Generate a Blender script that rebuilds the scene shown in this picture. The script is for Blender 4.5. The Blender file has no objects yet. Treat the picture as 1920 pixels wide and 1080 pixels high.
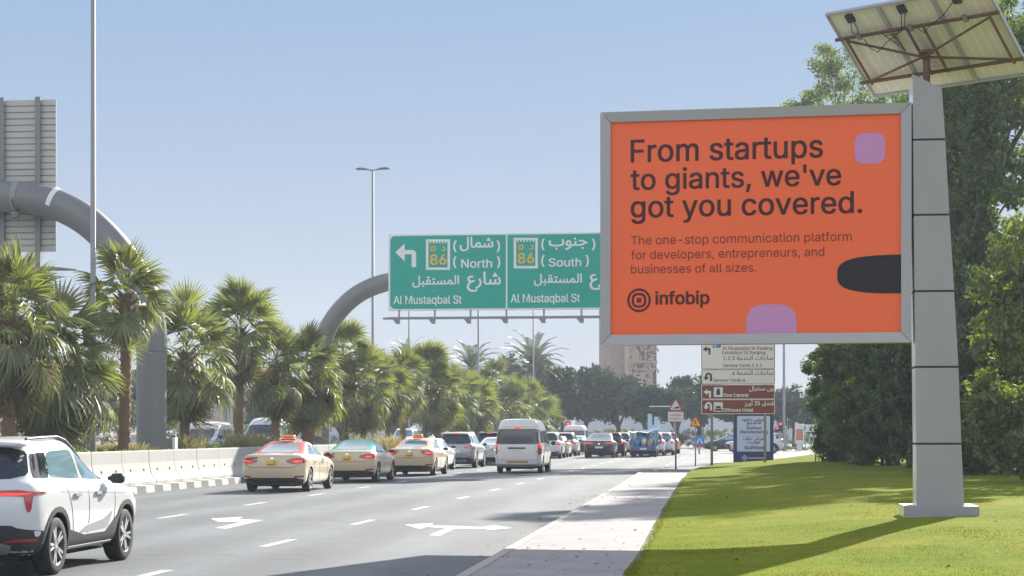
import bpy, bmesh, math, random, os
import numpy as np
from mathutils import Vector, Matrix, Euler
from mathutils.bvhtree import BVHTree

# ------------------------------------------------------------------ camera, sky, sun, exposure
SC = bpy.context.scene
COL = SC.collection
F = 3600.0          # focal length in photograph pixels (1920 wide)
HZ = 810.0          # horizon row
EYE = 1.7           # eye height
cam = bpy.data.cameras.new('camera')
cam.sensor_width = 36.0
cam.lens = 36.0 * F / 1920.0
cam.shift_x = 0.0
cam.shift_y = (HZ - 540.0) / 1920.0
cam.clip_start = 0.5
cam.clip_end = 6000.0
cam_ob = bpy.data.objects.new('camera', cam)
COL.objects.link(cam_ob)
cam_ob.location = (0, 0, EYE)
cam_ob.rotation_euler = (math.radians(90), 0, 0)
SC.camera = cam_ob

SUN_AZ = math.radians(24.0)    # to the right of the viewing direction (+Y)
SUN_EL = math.radians(25.0)
world = bpy.data.worlds.new('World')
SC.world = world
world.use_nodes = True
wn = world.node_tree
for n in list(wn.nodes): wn.nodes.remove(n)
sky = wn.nodes.new('ShaderNodeTexSky')
sky.sky_type = 'NISHITA'
sky.sun_disc = False
sky.sun_elevation = SUN_EL
sky.sun_rotation = SUN_AZ
sky.air_density = 1.0
sky.dust_density = 0.35
sky.ozone_density = 3.0
EXPO = 1.28
SKY = 0.08
bg = wn.nodes.new('ShaderNodeBackground')
bg.inputs['Strength'].default_value = SKY
wo = wn.nodes.new('ShaderNodeOutputWorld')
# dusty air: the clear sky is mixed with a pale haze that whitens towards the horizon; an added bright band above the view fills the shade
wtc = wn.nodes.new('ShaderNodeTexCoord'); wsep = wn.nodes.new('ShaderNodeSeparateXYZ'); wn.links.new(wtc.outputs['Generated'], wsep.inputs[0])
wr_ = wn.nodes.new('ShaderNodeValToRGB'); we = wr_.color_ramp.elements
we[0].position = 0.0; we[0].color = (0.545, 0.585, 0.675, 1)
we[1].position = 1.0; we[1].color = (0.32, 0.42, 0.66, 1)
for p_, c_ in ((0.05, (0.47, 0.53, 0.655, 1)), (0.11, (0.395, 0.48, 0.64, 1)), (0.22, (0.28, 0.425, 0.645, 1)), (0.30, (1.58, 1.58, 1.58, 1)), (0.50, (1.52, 1.52, 1.52, 1)), (0.66, (0.48, 0.55, 0.70, 1))):
    k_ = we.new(p_); k_.color = c_
wn.links.new(wsep.outputs['Z'], wr_.inputs[0])
wsc = wn.nodes.new('ShaderNodeVectorMath'); wsc.operation = 'SCALE'; wsc.inputs['Scale'].default_value = 1.0 / (SKY * 2 ** EXPO)
wn.links.new(wr_.outputs[0], wsc.inputs[0])
wmx = wn.nodes.new('ShaderNodeMix'); wmx.data_type = 'RGBA'; wmx.inputs[0].default_value = 0.93
wn.links.new(sky.outputs[0], wmx.inputs[6]); wn.links.new(wsc.outputs[0], wmx.inputs[7])
wn.links.new(wmx.outputs[2], bg.inputs[0])
wn.links.new(bg.outputs[0], wo.inputs[0])

sl = bpy.data.lights.new('sun', 'SUN')
sl.energy = 4.6
sl.angle = math.radians(0.53)
sl.color = (1.0, 0.94, 0.84)
sun = bpy.data.objects.new('sun', sl)
COL.objects.link(sun)
sdir = Vector((math.sin(SUN_AZ) * math.cos(SUN_EL), math.cos(SUN_AZ) * math.cos(SUN_EL), math.sin(SUN_EL)))
sun.rotation_euler = sdir.to_track_quat('Z', 'Y').to_euler()
sun.location = (60, 120, 80)

SC.view_settings.view_transform = 'Standard'
SC.view_settings.look = 'None'
SC.view_settings.exposure = EXPO
SC.view_settings.gamma = 1.0
SC.render.engine = 'CYCLES'
SC.cycles.max_bounces = 8
SC.cycles.transparent_max_bounces = 12
SC.cycles.volume_bounces = 0

# ------------------------------------------------------------------ helpers
ROAD = 0.1139                       # road drifts right by this much per metre
RA = -math.atan(ROAD)               # its heading as a rotation about z
rnd = random.Random(7)

def at(px, py, Y):
    return Vector(((px - 960) * Y / F, Y, EYE + (HZ - py) * Y / F))

def gY(py, z=0.0):
    return (EYE - z) * F / (py - HZ)

def RX(u, v):
    return u + ROAD * v

def tag(o, label=None, cat=None, group=None, kind=None):
    if label: o['label'] = label
    if cat: o['category'] = cat
    if group: o['group'] = group
    if kind: o['kind'] = kind
    return o

def empty(name, loc=(0, 0, 0), rz=0.0):
    o = bpy.data.objects.new(name, None)
    COL.objects.link(o)
    o.location = loc
    o.rotation_euler = (0, 0, rz)
    o.empty_display_size = 0.2
    return o

def thing(name, label, cat, loc=(0, 0, 0), rz=0.0, group=None):
    return tag(empty(name, loc, rz), label, cat, group)

def link(name, me, parent=None):
    o = bpy.data.objects.new(name, me)
    COL.objects.link(o)
    if parent is not None: o.parent = parent
    return o

def copy_tree(o, parent=None):
    c = o.copy()
    COL.objects.link(c)
    if parent is not None: c.parent = parent
    for ch in list(o.children):
        copy_tree(ch, c)
    return c

def new_mesh(name, verts, faces, mats=(), midx=None, smooth=False):
    me = bpy.data.meshes.new(name)
    me.from_pydata([tuple(v) for v in verts], [], faces)
    for m in mats: me.materials.append(m)
    if midx is not None and len(me.polygons): me.polygons.foreach_set('material_index', midx)
    if smooth and len(me.polygons): me.polygons.foreach_set('use_smooth', [True] * len(me.polygons))
    me.update()
    return me

def np_mesh(name, V, Fq, mat):
    """V (n,3) float array, Fq (m,k) int array with constant k"""
    me = bpy.data.meshes.new(name)
    n, m, k = len(V), len(Fq), Fq.shape[1]
    me.vertices.add(n)
    me.vertices.foreach_set('co', np.ascontiguousarray(V, dtype=np.float32).ravel())
    me.loops.add(m * k)
    me.loops.foreach_set('vertex_index', np.ascontiguousarray(Fq, dtype=np.int32).ravel())
    me.polygons.add(m)
    me.polygons.foreach_set('loop_start', np.arange(0, m * k, k, dtype=np.int32))
    me.polygons.foreach_set('loop_total', np.full(m, k, dtype=np.int32))
    me.update(calc_edges=True)
    me.materials.append(mat)
    return me

class MB:
    """collects shapes, then links them as ONE mesh object"""
    def __init__(s):
        s.v, s.f, s.mi, s.sm = [], [], [], []
        s.cur = 0; s.smooth = False; s.M = Matrix.Identity(4)
    def add(s, verts, faces):
        b = len(s.v)
        s.v += [s.M @ Vector(p) for p in verts]
        for f in faces:
            s.f.append([b + i for i in f]); s.mi.append(s.cur); s.sm.append(s.smooth)
    def box(s, c, d, rot=None, bev=0.0):
        x, y, z = d[0] / 2, d[1] / 2, d[2] / 2
        if bev > 0:
            bm = bmesh.new(); bmesh.ops.create_cube(bm, size=1.0)
            for v in bm.verts: v.co = Vector((v.co.x * d[0], v.co.y * d[1], v.co.z * d[2]))
            bmesh.ops.bevel(bm, geom=list(bm.edges), offset=bev, segments=2, affect='EDGES', profile=0.5)
            bm.verts.ensure_lookup_table()
            vs = [v.co.copy() for v in bm.verts]; fs = [[v.index for v in f.verts] for f in bm.faces]
            bm.free()
        else:
            vs = [Vector(p) for p in ((-x, -y, -z), (x, -y, -z), (x, y, -z), (-x, y, -z), (-x, -y, z), (x, -y, z), (x, y, z), (-x, y, z))]
            fs = [(0, 3, 2, 1), (4, 5, 6, 7), (0, 1, 5, 4), (1, 2, 6, 5), (2, 3, 7, 6), (3, 0, 4, 7)]
        R = Euler(rot).to_matrix() if rot else Matrix.Identity(3)
        C = Vector(c)
        s.add([R @ p + C for p in vs], fs)
        return s
    def tube(s, path, rad, n=10, cap=True):
        P = [Vector(p) for p in path]
        if not hasattr(rad, '__len__'): rad = [rad] * len(P)
        rings = []
        prev = None
        for i, p in enumerate(P):
            t = (P[min(i + 1, len(P) - 1)] - P[max(i - 1, 0)]).normalized()
            if prev is None:
                a = Vector((0, 0, 1)) if abs(t.z) < 0.9 else Vector((1, 0, 0))
                x = t.cross(a).normalized()
            else:
                x = (prev - t * prev.dot(t)).normalized()
            prev = x
            y = t.cross(x)
            rings.append([p + (x * math.cos(2 * math.pi * k / n) + y * math.sin(2 * math.pi * k / n)) * rad[i] for k in range(n)])
        vs = [v for r in rings for v in r]
        fs = []
        for i in range(len(P) - 1):
            for k in range(n):
                fs.append((i * n + k, i * n + (k + 1) % n, (i + 1) * n + (k + 1) % n, (i + 1) * n + k))
        if cap:
            fs.append(tuple(reversed(range(n)))); fs.append(tuple(range((len(P) - 1) * n, len(P) * n)))
        s.add(vs, fs)
        return s
    def prism(s, poly, y0, y1):
        """polygon in (x,z), extruded along y"""
        n = len(poly)
        vs = [(p[0], y0, p[1]) for p in poly] + [(p[0], y1, p[1]) for p in poly]
        fs = [tuple(range(n)), tuple(reversed(range(n, 2 * n)))]
        fs += [(i, n + i, n + (i + 1) % n, (i + 1) % n) for i in range(n)]
        s.add(vs, fs)
        return s
    def loft(s, rings, cap=True, closed=True):
        n = len(rings[0])
        vs = [p for r in rings for p in r]
        fs = []
        for i in range(len(rings) - 1):
            for k in range(n if closed else n - 1):
                fs.append((i * n + k, i * n + (k + 1) % n, (i + 1) * n + (k + 1) % n, (i + 1) * n + k))
        if cap:
            fs.append(tuple(reversed(range(n)))); fs.append(tuple(range((len(rings) - 1) * n, len(rings) * n)))
        s.add(vs, fs)
        return s
    def lathe(s, prof, n=24, axis='z', c=(0, 0, 0), cap=False):
        C = Vector(c)
        rings = []
        for r, h in prof:
            ring = []
            for k in range(n):
                a = 2 * math.pi * k / n
                p = Vector((r * math.cos(a), r * math.sin(a), h))
                if axis == 'y': p = Vector((p.x, p.z, p.y))
                if axis == 'x': p = Vector((p.z, p.x, p.y))
                ring.append(p + C)
            rings.append(ring)
        return s.loft(rings, cap=cap)
    def ball(s, c, r, seg=12, rings=8):
        C = Vector(c)
        if not hasattr(r, '__len__'): r = (r, r, r)
        vs, fs = [], []
        for i in range(rings + 1):
            th = math.pi * i / rings
            for k in range(seg):
                a = 2 * math.pi * k / seg
                vs.append(C + Vector((r[0] * math.sin(th) * math.cos(a), r[1] * math.sin(th) * math.sin(a), r[2] * math.cos(th))))
        for i in range(rings):
            for k in range(seg):
                fs.append((i * seg + k, (i + 1) * seg + k, (i + 1) * seg + (k + 1) % seg, i * seg + (k + 1) % seg))
        s.add(vs, fs)
        return s
    def text(s, txt, x0, z0, w=None, h=None, y=0.0, font=None, thick=0.004, bold=0.0, res=3, right=False):
        """flat lettering in the x,z plane facing -y; x0,z0 = left (or right) end of the baseline; fits width w and/or cap height h"""
        if font: V, Fc = text_data(txt, font, 0.0004, 4 if res >= 3 else 2)
        else: V, Fc = max((text_data(txt, font, q, r) for r in (2, 3, 4, 6) for q in (0.0, 0.0004)), key=lambda d: poly_area(*d))
        if not len(V): return s
        xs = [p[0] for p in V]; ys = [p[1] for p in V]
        lo, hi, top = min(xs), max(xs), max(ys)
        sx = sy = None
        if w: sx = w / max(hi - lo, 1e-6)
        if h: sy = h / max(top, 1e-6)
        if sx is None: sx = sy
        if sy is None: sy = sx
        off = x0 - (hi if right else lo) * sx
        sh = [(0, 0)]
        if bold: sh = [(-bold, -bold * .6), (bold, -bold * .6), (bold, bold * .6), (-bold, bold * .6)]
        for k, (a, b) in enumerate(sh):
            s.add([(p[0] * sx + off + a * sx, y - k * 0.0006, p[1] * sy + z0 + b * sx) for p in V], Fc)
        return s
    def build(s, name, mat=None, parent=None, smooth=False):
        me = bpy.data.meshes.new(name)
        me.from_pydata([tuple(p) for p in s.v], [], s.f)
        mats = mat if isinstance(mat, (list, tuple)) else [mat]
        for m in mats: me.materials.append(m)
        if s.f:
            me.polygons.foreach_set('material_index', s.mi)
            me.polygons.foreach_set('use_smooth', [bool(smooth or x) for x in s.sm])
        me.update()
        o = link(name, me, parent)
        return o

def smooth_by_angle(o, ang=35):
    me = o.data
    me.polygons.foreach_set('use_smooth', [True] * len(me.polygons))
    bm = bmesh.new(); bm.from_mesh(me)
    bmesh.ops.recalc_face_normals(bm, faces=list(bm.faces))
    for e in bm.edges:
        e.smooth = not (len(e.link_faces) == 2 and e.calc_face_angle(0) > math.radians(ang))
    bm.to_mesh(me); bm.free(); me.update()
    return o

def fixn(o):
    bm = bmesh.new(); bm.from_mesh(o.data)
    bmesh.ops.recalc_face_normals(bm, faces=list(bm.faces))
    bm.to_mesh(o.data); bm.free(); o.data.update()
    return o

# lettering: Latin and shaped Arabic
FONT_INTER = None
try:
    _fp = os.path.join(bpy.utils.system_resource('DATAFILES'), 'fonts', 'Inter.woff2')
    if os.path.exists(_fp): FONT_INTER = bpy.data.fonts.load(_fp)
except Exception:
    FONT_INTER = None
_AR = {'ا': (0xFE8D, 2), 'ب': (0xFE8F, 4), 'ة': (0xFE93, 2), 'ت': (0xFE95, 4), 'ج': (0xFE9D, 4), 'ح': (0xFEA1, 4), 'خ': (0xFEA5, 4),
       'د': (0xFEA9, 2), 'ر': (0xFEAD, 2), 'ز': (0xFEAF, 2), 'س': (0xFEB1, 4), 'ش': (0xFEB5, 4), 'ص': (0xFEB9, 4), 'ض': (0xFEBD, 4),
       'ط': (0xFEC1, 4), 'ع': (0xFEC9, 4), 'ف': (0xFED1, 4), 'ق': (0xFED5, 4), 'ك': (0xFED9, 4), 'ل': (0xFEDD, 4), 'م': (0xFEE1, 4),
       'ن': (0xFEE5, 4), 'ه': (0xFEE9, 4), 'و': (0xFEED, 2), 'ي': (0xFEF1, 4), 'أ': (0xFE83, 2)}
def arabic(s):
    out = []
    for w in s.split(' '):
        if not any(ch in _AR for ch in w): out.append(w); continue
        r = ''
        for i, ch in enumerate(w):
            if ch not in _AR: r = ch + r; continue
            base, n = _AR[ch]
            pj = i > 0 and w[i - 1] in _AR and _AR[w[i - 1]][1] == 4
            nj = n == 4 and i < len(w) - 1 and w[i + 1] in _AR
            form = (3 if nj else 1) if pj else (2 if nj else 0)
            r = chr(base + form) + r
        out.append(r)
    return ' '.join(reversed(out))
def poly_area(V, Fc):
    t = 0.0
    for f in Fc:
        for i in range(1, len(f) - 1):
            a, b, c = V[f[0]], V[f[i]], V[f[i + 1]]
            t += abs((b[0] - a[0]) * (c[1] - a[1]) - (c[0] - a[0]) * (b[1] - a[1])) / 2
    return t
_tc = {}
def text_data(txt, font=None, bold=0.0, res=3):
    key = (txt, font.name if font else None, bold, res)
    if key in _tc: return _tc[key]
    c = bpy.data.curves.new('lettering', 'FONT')
    c.body = txt
    if font: c.font = font
    c.resolution_u = res
    c.offset = bold
    o = bpy.data.objects.new('lettering', c)
    COL.objects.link(o)
    me = bpy.data.meshes.new_from_object(o)
    V = [tuple(v.co) for v in me.vertices]; Fc = [tuple(p.vertices) for p in me.polygons]
    bpy.data.objects.remove(o); bpy.data.curves.remove(c); bpy.data.meshes.remove(me)
    _tc[key] = (V, Fc)
    return _tc[key]

def round_poly(pts, r=0.25, it=2):
    for _ in range(it):
        q = []
        n = len(pts)
        for i in range(n):
            a, b = Vector(pts[i]), Vector(pts[(i + 1) % n])
            q.append(tuple(a.lerp(b, r))); q.append(tuple(a.lerp(b, 1 - r)))
        pts = q
    return pts
def squircle(cx, cz, hw, hh, n=32, e=4.5):
    o = []
    for k in range(n):
        a = 2 * math.pi * k / n
        c, s_ = math.cos(a), math.sin(a)
        o.append((cx + hw * math.copysign(abs(c) ** (2 / e), c), cz + hh * math.copysign(abs(s_) ** (2 / e), s_)))
    return o

# ------------------------------------------------------------------ materials
def nodes_of(m):
    m.use_nodes = True
    nt = m.node_tree
    return nt, nt.nodes['Principled BSDF']
def mat(name, col, rough=0.6, metal=0.0, var=0.0, scale=3.0, bump=0.0, bscale=None, coat=0.0, spec=0.5, emit=None, estr=0.0, stretch=None):
    m = bpy.data.materials.new(name)
    nt, b = nodes_of(m)
    b.inputs['Base Color'].default_value = (*col, 1)
    b.inputs['Roughness'].default_value = rough
    b.inputs['Metallic'].default_value = metal
    b.inputs['Specular IOR Level'].default_value = spec
    b.inputs['Coat Weight'].default_value = coat
    b.inputs['Coat Roughness'].default_value = 0.06
    if emit:
        b.inputs['Emission Color'].default_value = (*emit, 1); b.inputs['Emission Strength'].default_value = estr
    if var > 0 or bump > 0:
        tc = nt.nodes.new('ShaderNodeTexCoord')
        mp = nt.nodes.new('ShaderNodeMapping')
        if stretch: mp.inputs['Scale'].default_value = stretch
        nt.links.new(tc.outputs['Object'], mp.inputs[0])
    if var > 0:
        nz = nt.nodes.new('ShaderNodeTexNoise')
        nz.inputs['Scale'].default_value = scale; nz.inputs['Detail'].default_value = 6; nz.inputs['Roughness'].default_value = 0.65
        nt.links.new(mp.outputs[0], nz.inputs['Vector'])
        mx = nt.nodes.new('ShaderNodeMix'); mx.data_type = 'RGBA'
        mx.inputs[6].default_value = (*[c * (1 - var) for c in col], 1)
        mx.inputs[7].default_value = (*[min(1, c * (1 + var)) for c in col], 1)
        nt.links.new(nz.outputs[0], mx.inputs[0])
        nt.links.new(mx.outputs[2], b.inputs['Base Color'])
    if bump > 0:
        nb = nt.nodes.new('ShaderNodeTexNoise')
        nb.inputs['Scale'].default_value = bscale or scale * 6; nb.inputs['Detail'].default_value = 4
        nt.links.new(mp.outputs[0], nb.inputs['Vector'])
        bp = nt.nodes.new('ShaderNodeBump'); bp.inputs['Strength'].default_value = bump; bp.inputs['Distance'].default_value = 0.02
        nt.links.new(nb.outputs[0], bp.inputs['Height'])
        nt.links.new(bp.outputs[0], b.inputs['Normal'])
    return m
def leaf_mat(name, dark, light, trans=0.45, tcol=None, rough=0.55, gloss=0.12):
    """two-sided foliage: diffuse + translucent, colour differs from leaf to leaf"""
    m = bpy.data.materials.new(name); m.use_nodes = True
    nt = m.node_tree
    for n in list(nt.nodes): nt.nodes.remove(n)
    out = nt.nodes.new('ShaderNodeOutputMaterial')
    geo = nt.nodes.new('ShaderNodeNewGeometry')
    mx = nt.nodes.new('ShaderNodeMix'); mx.data_type = 'RGBA'
    mx.inputs[6].default_value = (*dark, 1); mx.inputs[7].default_value = (*light, 1)
    nt.links.new(geo.outputs['Random Per Island'], mx.inputs[0])
    df = nt.nodes.new('ShaderNodeBsdfDiffuse'); tr = nt.nodes.new('ShaderNodeBsdfTranslucent'); gl = nt.nodes.new('ShaderNodeBsdfGlossy')
    gl.inputs['Roughness'].default_value = rough
    gl.inputs['Color'].default_value = (0.7, 0.72, 0.7, 1)
    nt.links.new(mx.outputs[2], df.inputs[0])
    m2 = nt.nodes.new('ShaderNodeMix'); m2.data_type = 'RGBA'; m2.blend_type = 'MULTIPLY'; m2.inputs[0].default_value = 1
    nt.links.new(mx.outputs[2], m2.inputs[6]); m2.inputs[7].default_value = (*(tcol or (1.5, 1.6, 0.7)), 1)
    nt.links.new(m2.outputs[2], tr.inputs[0])
    a = nt.nodes.new('ShaderNodeMixShader'); a.inputs[0].default_value = trans
    nt.links.new(df.outputs[0], a.inputs[1]); nt.links.new(tr.outputs[0], a.inputs[2])
    c = nt.nodes.new('ShaderNodeMixShader'); c.inputs[0].default_value = gloss
    nt.links.new(a.outputs[0], c.inputs[1]); nt.links.new(gl.outputs[0], c.inputs[2])
    nt.links.new(c.outputs[0], out.inputs[0])
    return m

M = {}
M['galv'] = mat('galvanised', (0.29, 0.295, 0.31), 0.6, 0.0, 0.12, 2.0)
M['polegrey'] = mat('pole_grey', (0.22, 0.235, 0.245), 0.5, 0.3, 0.1, 1.5)
M['column'] = mat('painted_steel_column', (0.20, 0.21, 0.215), 0.45, 0.1, 0.12, 0.9, stretch=(1, 1, 0.3))
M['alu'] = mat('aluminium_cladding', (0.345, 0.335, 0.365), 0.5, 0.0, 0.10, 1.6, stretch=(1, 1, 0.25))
M['alulit'] = mat('aluminium_lit_side', (0.88, 0.89, 0.90), 0.28, 0.75, 0.05, 1.2)  # paler copy of the cladding metal, paints the left faces as brightly lit
M['aluframe'] = mat('aluminium_frame', (0.40, 0.395, 0.425), 0.4, 0.1, 0.08, 1.5)
M['seam'] = mat('dark_seam', (0.02, 0.022, 0.025), 0.7)
M['black'] = mat('black_rubber', (0.022, 0.022, 0.024), 0.75)
M['blackpl'] = mat('black_plastic', (0.025, 0.027, 0.032), 0.5, var=0.2, scale=4)
M['white'] = mat('white_sign_face', (0.78, 0.78, 0.78), 0.5)
M['green'] = mat('green_sign_face', (0.0, 0.39, 0.30), 0.35, var=0.08, scale=0.8)
M['signyel'] = mat('yellow_sign_lettering', (0.95, 0.52, 0.03), 0.5)
M['signwhite'] = mat('reflective_white', (0.82, 0.84, 0.84), 0.45)
M['brown'] = mat('brown_sign_face', (0.24, 0.05, 0.022), 0.45, var=0.08, scale=1)
M['cream'] = mat('pale_sign_face', (0.88, 0.79, 0.75), 0.5, var=0.03)
M['ink'] = mat('dark_sign_ink', (0.035, 0.03, 0.035), 0.6)
M['inkgrey'] = mat('grey_sign_ink', (0.16, 0.14, 0.14), 0.6)
M['red'] = mat('red_sign_border', (0.62, 0.025, 0.03), 0.45)
M['yellow'] = mat('yellow_warning_face', (0.85, 0.60, 0.02), 0.45)
M['bluesign'] = mat('blue_sign_face', (0.02, 0.22, 0.60), 0.45)
M['navy'] = mat('navy_totem_face', (0.012, 0.026, 0.11), 0.35, var=0.15, scale=1)
M['poster'] = mat('orange_poster', (0.98, 0.160, 0.058), 0.5, var=0.05, scale=0.4, spec=0.3)
M['postink'] = mat('dark_poster_ink', (0.07, 0.016, 0.02), 0.55, spec=0.3)
M['posttag'] = mat('brown_poster_tagline', (0.20, 0.035, 0.028), 0.55, spec=0.3)
M['postlogo'] = mat('brown_poster_logo', (0.105, 0.024, 0.018), 0.55, spec=0.3)
M['postblack'] = mat('black_poster_shape', (0.018, 0.017, 0.022), 0.55, spec=0.3)
M['postpurple'] = mat('purple_poster_shape', (0.60, 0.28, 0.56), 0.55, spec=0.3)
M['rust'] = mat('rusty_steel', (0.15, 0.085, 0.058), 0.75, 0.1, 0.35, 3.0)
M['concrete'] = mat('barrier_concrete', (0.45, 0.44, 0.42), 0.85, 0, 0.10, 1.4, 0.25, 20, stretch=(1, 1, 0.5))
M['redlamp'] = mat('lit_red_lamp', (0.6, 0.02, 0.02), 0.3, emit=(1.0, 0.03, 0.04), estr=2.2)
# ------------------------------------------------------------------ the setting: ground, road, pavement, lawn, median
def road_mat():
    m = bpy.data.materials.new('asphalt'); nt, b = nodes_of(m)
    tc = nt.nodes.new('ShaderNodeTexCoord')
    def noise(sc, det, rough=0.6, vec=None):
        n = nt.nodes.new('ShaderNodeTexNoise'); n.inputs['Scale'].default_value = sc; n.inputs['Detail'].default_value = det
        n.inputs['Roughness'].default_value = rough
        nt.links.new(vec if vec else tc.outputs['Object'], n.inputs['Vector']); return n
    mp = nt.nodes.new('ShaderNodeMapping'); mp.inputs['Rotation'].default_value = (0, 0, -RA); mp.inputs['Scale'].default_value = (0.9, 0.035, 1)
    nt.links.new(tc.outputs['Object'], mp.inputs[0])
    streak = noise(1.0, 5, 0.6, mp.outputs[0])
    big = noise(0.12, 5, 0.6); fine = noise(28, 3, 0.8); mid = noise(2.2, 6, 0.7)
    def ramp(fac, p0, c0, p1, c1):
        r = nt.nodes.new('ShaderNodeValToRGB'); r.color_ramp.elements[0].position = p0; r.color_ramp.elements[0].color = c0
        r.color_ramp.elements[1].position = p1; r.color_ramp.elements[1].color = c1
        nt.links.new(fac, r.inputs[0]); return r
    base = ramp(streak.outputs[0], 0.3, (0.124, 0.138, 0.150, 1), 0.7, (0.162, 0.178, 0.191, 1))
    def mul(a, fac, lo, hi, p0=0.3, p1=0.7):
        r = ramp(fac, p0, (lo, lo, lo, 1), p1, (hi, hi, hi, 1))
        x = nt.nodes.new('ShaderNodeMix'); x.data_type = 'RGBA'; x.blend_type = 'MULTIPLY'; x.inputs[0].default_value = 1
        nt.links.new(a, x.inputs[6]); nt.links.new(r.outputs[0], x.inputs[7]); return x.outputs[2]
    c = mul(base.outputs[0], big.outputs[0], 0.82, 1.16)
    c = mul(c, mid.outputs[0], 0.88, 1.1)
    c = mul(c, fine.outputs[0], 0.62, 1.38, 0.25, 0.75)
    sep = nt.nodes.new('ShaderNodeSeparateXYZ'); nt.links.new(tc.outputs['Object'], sep.inputs[0])
    def mth(op, a, b=None):
        k = nt.nodes.new('ShaderNodeMath'); k.operation = op
        for i, q in enumerate((a, b)):
            if q is None: continue
            if isinstance(q, (int, float)): k.inputs[i].default_value = q
            else: nt.links.new(q, k.inputs[i])
        return k.outputs[0]
    wob = mth('MULTIPLY', mth('SUBTRACT', noise(0.05, 2).outputs[0], .5), 1.6)
    u = mth('ADD', mth('SUBTRACT', sep.outputs['X'], mth('MULTIPLY', sep.outputs['Y'], ROAD)), wob)
    trk = mth('ABSOLUTE', mth('SINE', mth('MULTIPLY', mth('ADD', u, 6.92), math.pi / 2.16)))
    c = mul(c, trk, 1.06, 0.80, 0.35, 0.95)
    vor = nt.nodes.new('ShaderNodeTexVoronoi'); vor.feature = 'DISTANCE_TO_EDGE'; vor.inputs['Scale'].default_value = 0.13
    wv = nt.nodes.new('ShaderNodeVectorMath'); wv.operation = 'ADD'; nt.links.new(tc.outputs['Object'], wv.inputs[0]); nt.links.new(noise(0.8, 5).outputs['Color'], wv.inputs[1]); nt.links.new(wv.outputs[0], vor.inputs['Vector'])
    c = mul(c, vor.outputs['Distance'], 0.72, 1.0, 0.0008, 0.0035)
    spot = noise(0.55, 2, .4)
    c = mul(c, spot.outputs[0], 0.80, 1.0, 0.22, 0.33)
    nt.links.new(c, b.inputs['Base Color'])
    b.inputs['Roughness'].default_value = 0.72; b.inputs['Specular IOR Level'].default_value = 0.35
    bp = nt.nodes.new('ShaderNodeBump'); bp.inputs['Strength'].default_value = 0.35; bp.inputs['Distance'].default_value = 0.01
    nt.links.new(fine.outputs[0], bp.inputs['Height']); nt.links.new(bp.outputs[0], b.inputs['Normal'])
    return m
M['asphalt'] = road_mat()
M['sand'] = mat('sandy_ground', (0.22, 0.19, 0.14), 0.95, 0, 0.15, 0.3, 0.2, 8)
M['soil'] = mat('planting_soil', (0.10, 0.075, 0.05), 0.95, 0, 0.3, 2, 0.4, 10)
M['paint'] = mat('road_paint', (0.52, 0.52, 0.49), 0.7, 0, 0.2, 5)
M['kerbwhite'] = mat('white_painted_kerb', (0.50, 0.49, 0.46), 0.8, 0, 0.12, 3)
M['kerbblack'] = mat('black_painted_kerb', (0.12, 0.128, 0.135), 0.8, 0, 0.3, 4)
M['kerbstone'] = mat('pale_kerbstone', (0.37, 0.355, 0.33), 0.85, 0, 0.12, 3)

def paver_mat():
    m = bpy.data.materials.new('pink_pavers'); nt, b = nodes_of(m)
    tc = nt.nodes.new('ShaderNodeTexCoord')
    mp = nt.nodes.new('ShaderNodeMapping'); mp.inputs['Rotation'].default_value = (0, 0, -RA)
    nt.links.new(tc.outputs['Object'], mp.inputs[0])
    br = nt.nodes.new('ShaderNodeTexBrick'); br.inputs['Scale'].default_value = 1.0
    br.inputs['Brick Width'].default_value = 0.22; br.inputs['Row Height'].default_value = 0.11; br.inputs['Mortar Size'].default_value = 0.006
    br.inputs['Color1'].default_value = (0.355, 0.34, 0.335, 1); br.inputs['Color2'].default_value = (0.325, 0.31, 0.308, 1)
    br.inputs['Mortar'].default_value = (0.262, 0.25, 0.248, 1)
    nt.links.new(mp.outputs[0], br.inputs['Vector'])
    nz = nt.nodes.new('ShaderNodeTexNoise'); nz.inputs['Scale'].default_value = 1.1; nz.inputs['Detail'].default_value = 7; nz.inputs['Roughness'].default_value = 0.7
    nt.links.new(tc.outputs['Object'], nz.inputs['Vector'])
    r = nt.nodes.new('ShaderNodeValToRGB'); r.color_ramp.elements[0].position = 0.3; r.color_ramp.elements[0].color = (0.8, 0.8, 0.82, 1)
    r.color_ramp.elements[1].position = 0.7; r.color_ramp.elements[1].color = (1.12, 1.1, 1.1, 1)
    nt.links.new(nz.outputs[0], r.inputs[0])
    x = nt.nodes.new('ShaderNodeMix'); x.data_type = 'RGBA'; x.blend_type = 'MULTIPLY'; x.inputs[0].default_value = 1
    nt.links.new(br.outputs[0], x.inputs[6]); nt.links.new(r.outputs[0], x.inputs[7])
    nt.links.new(x.outputs[2], b.inputs['Base Color']); b.inputs['Roughness'].default_value = 0.85; b.inputs['Specular IOR Level'].default_value = 0.3
    return m
M['paver'] = paver_mat()

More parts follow.
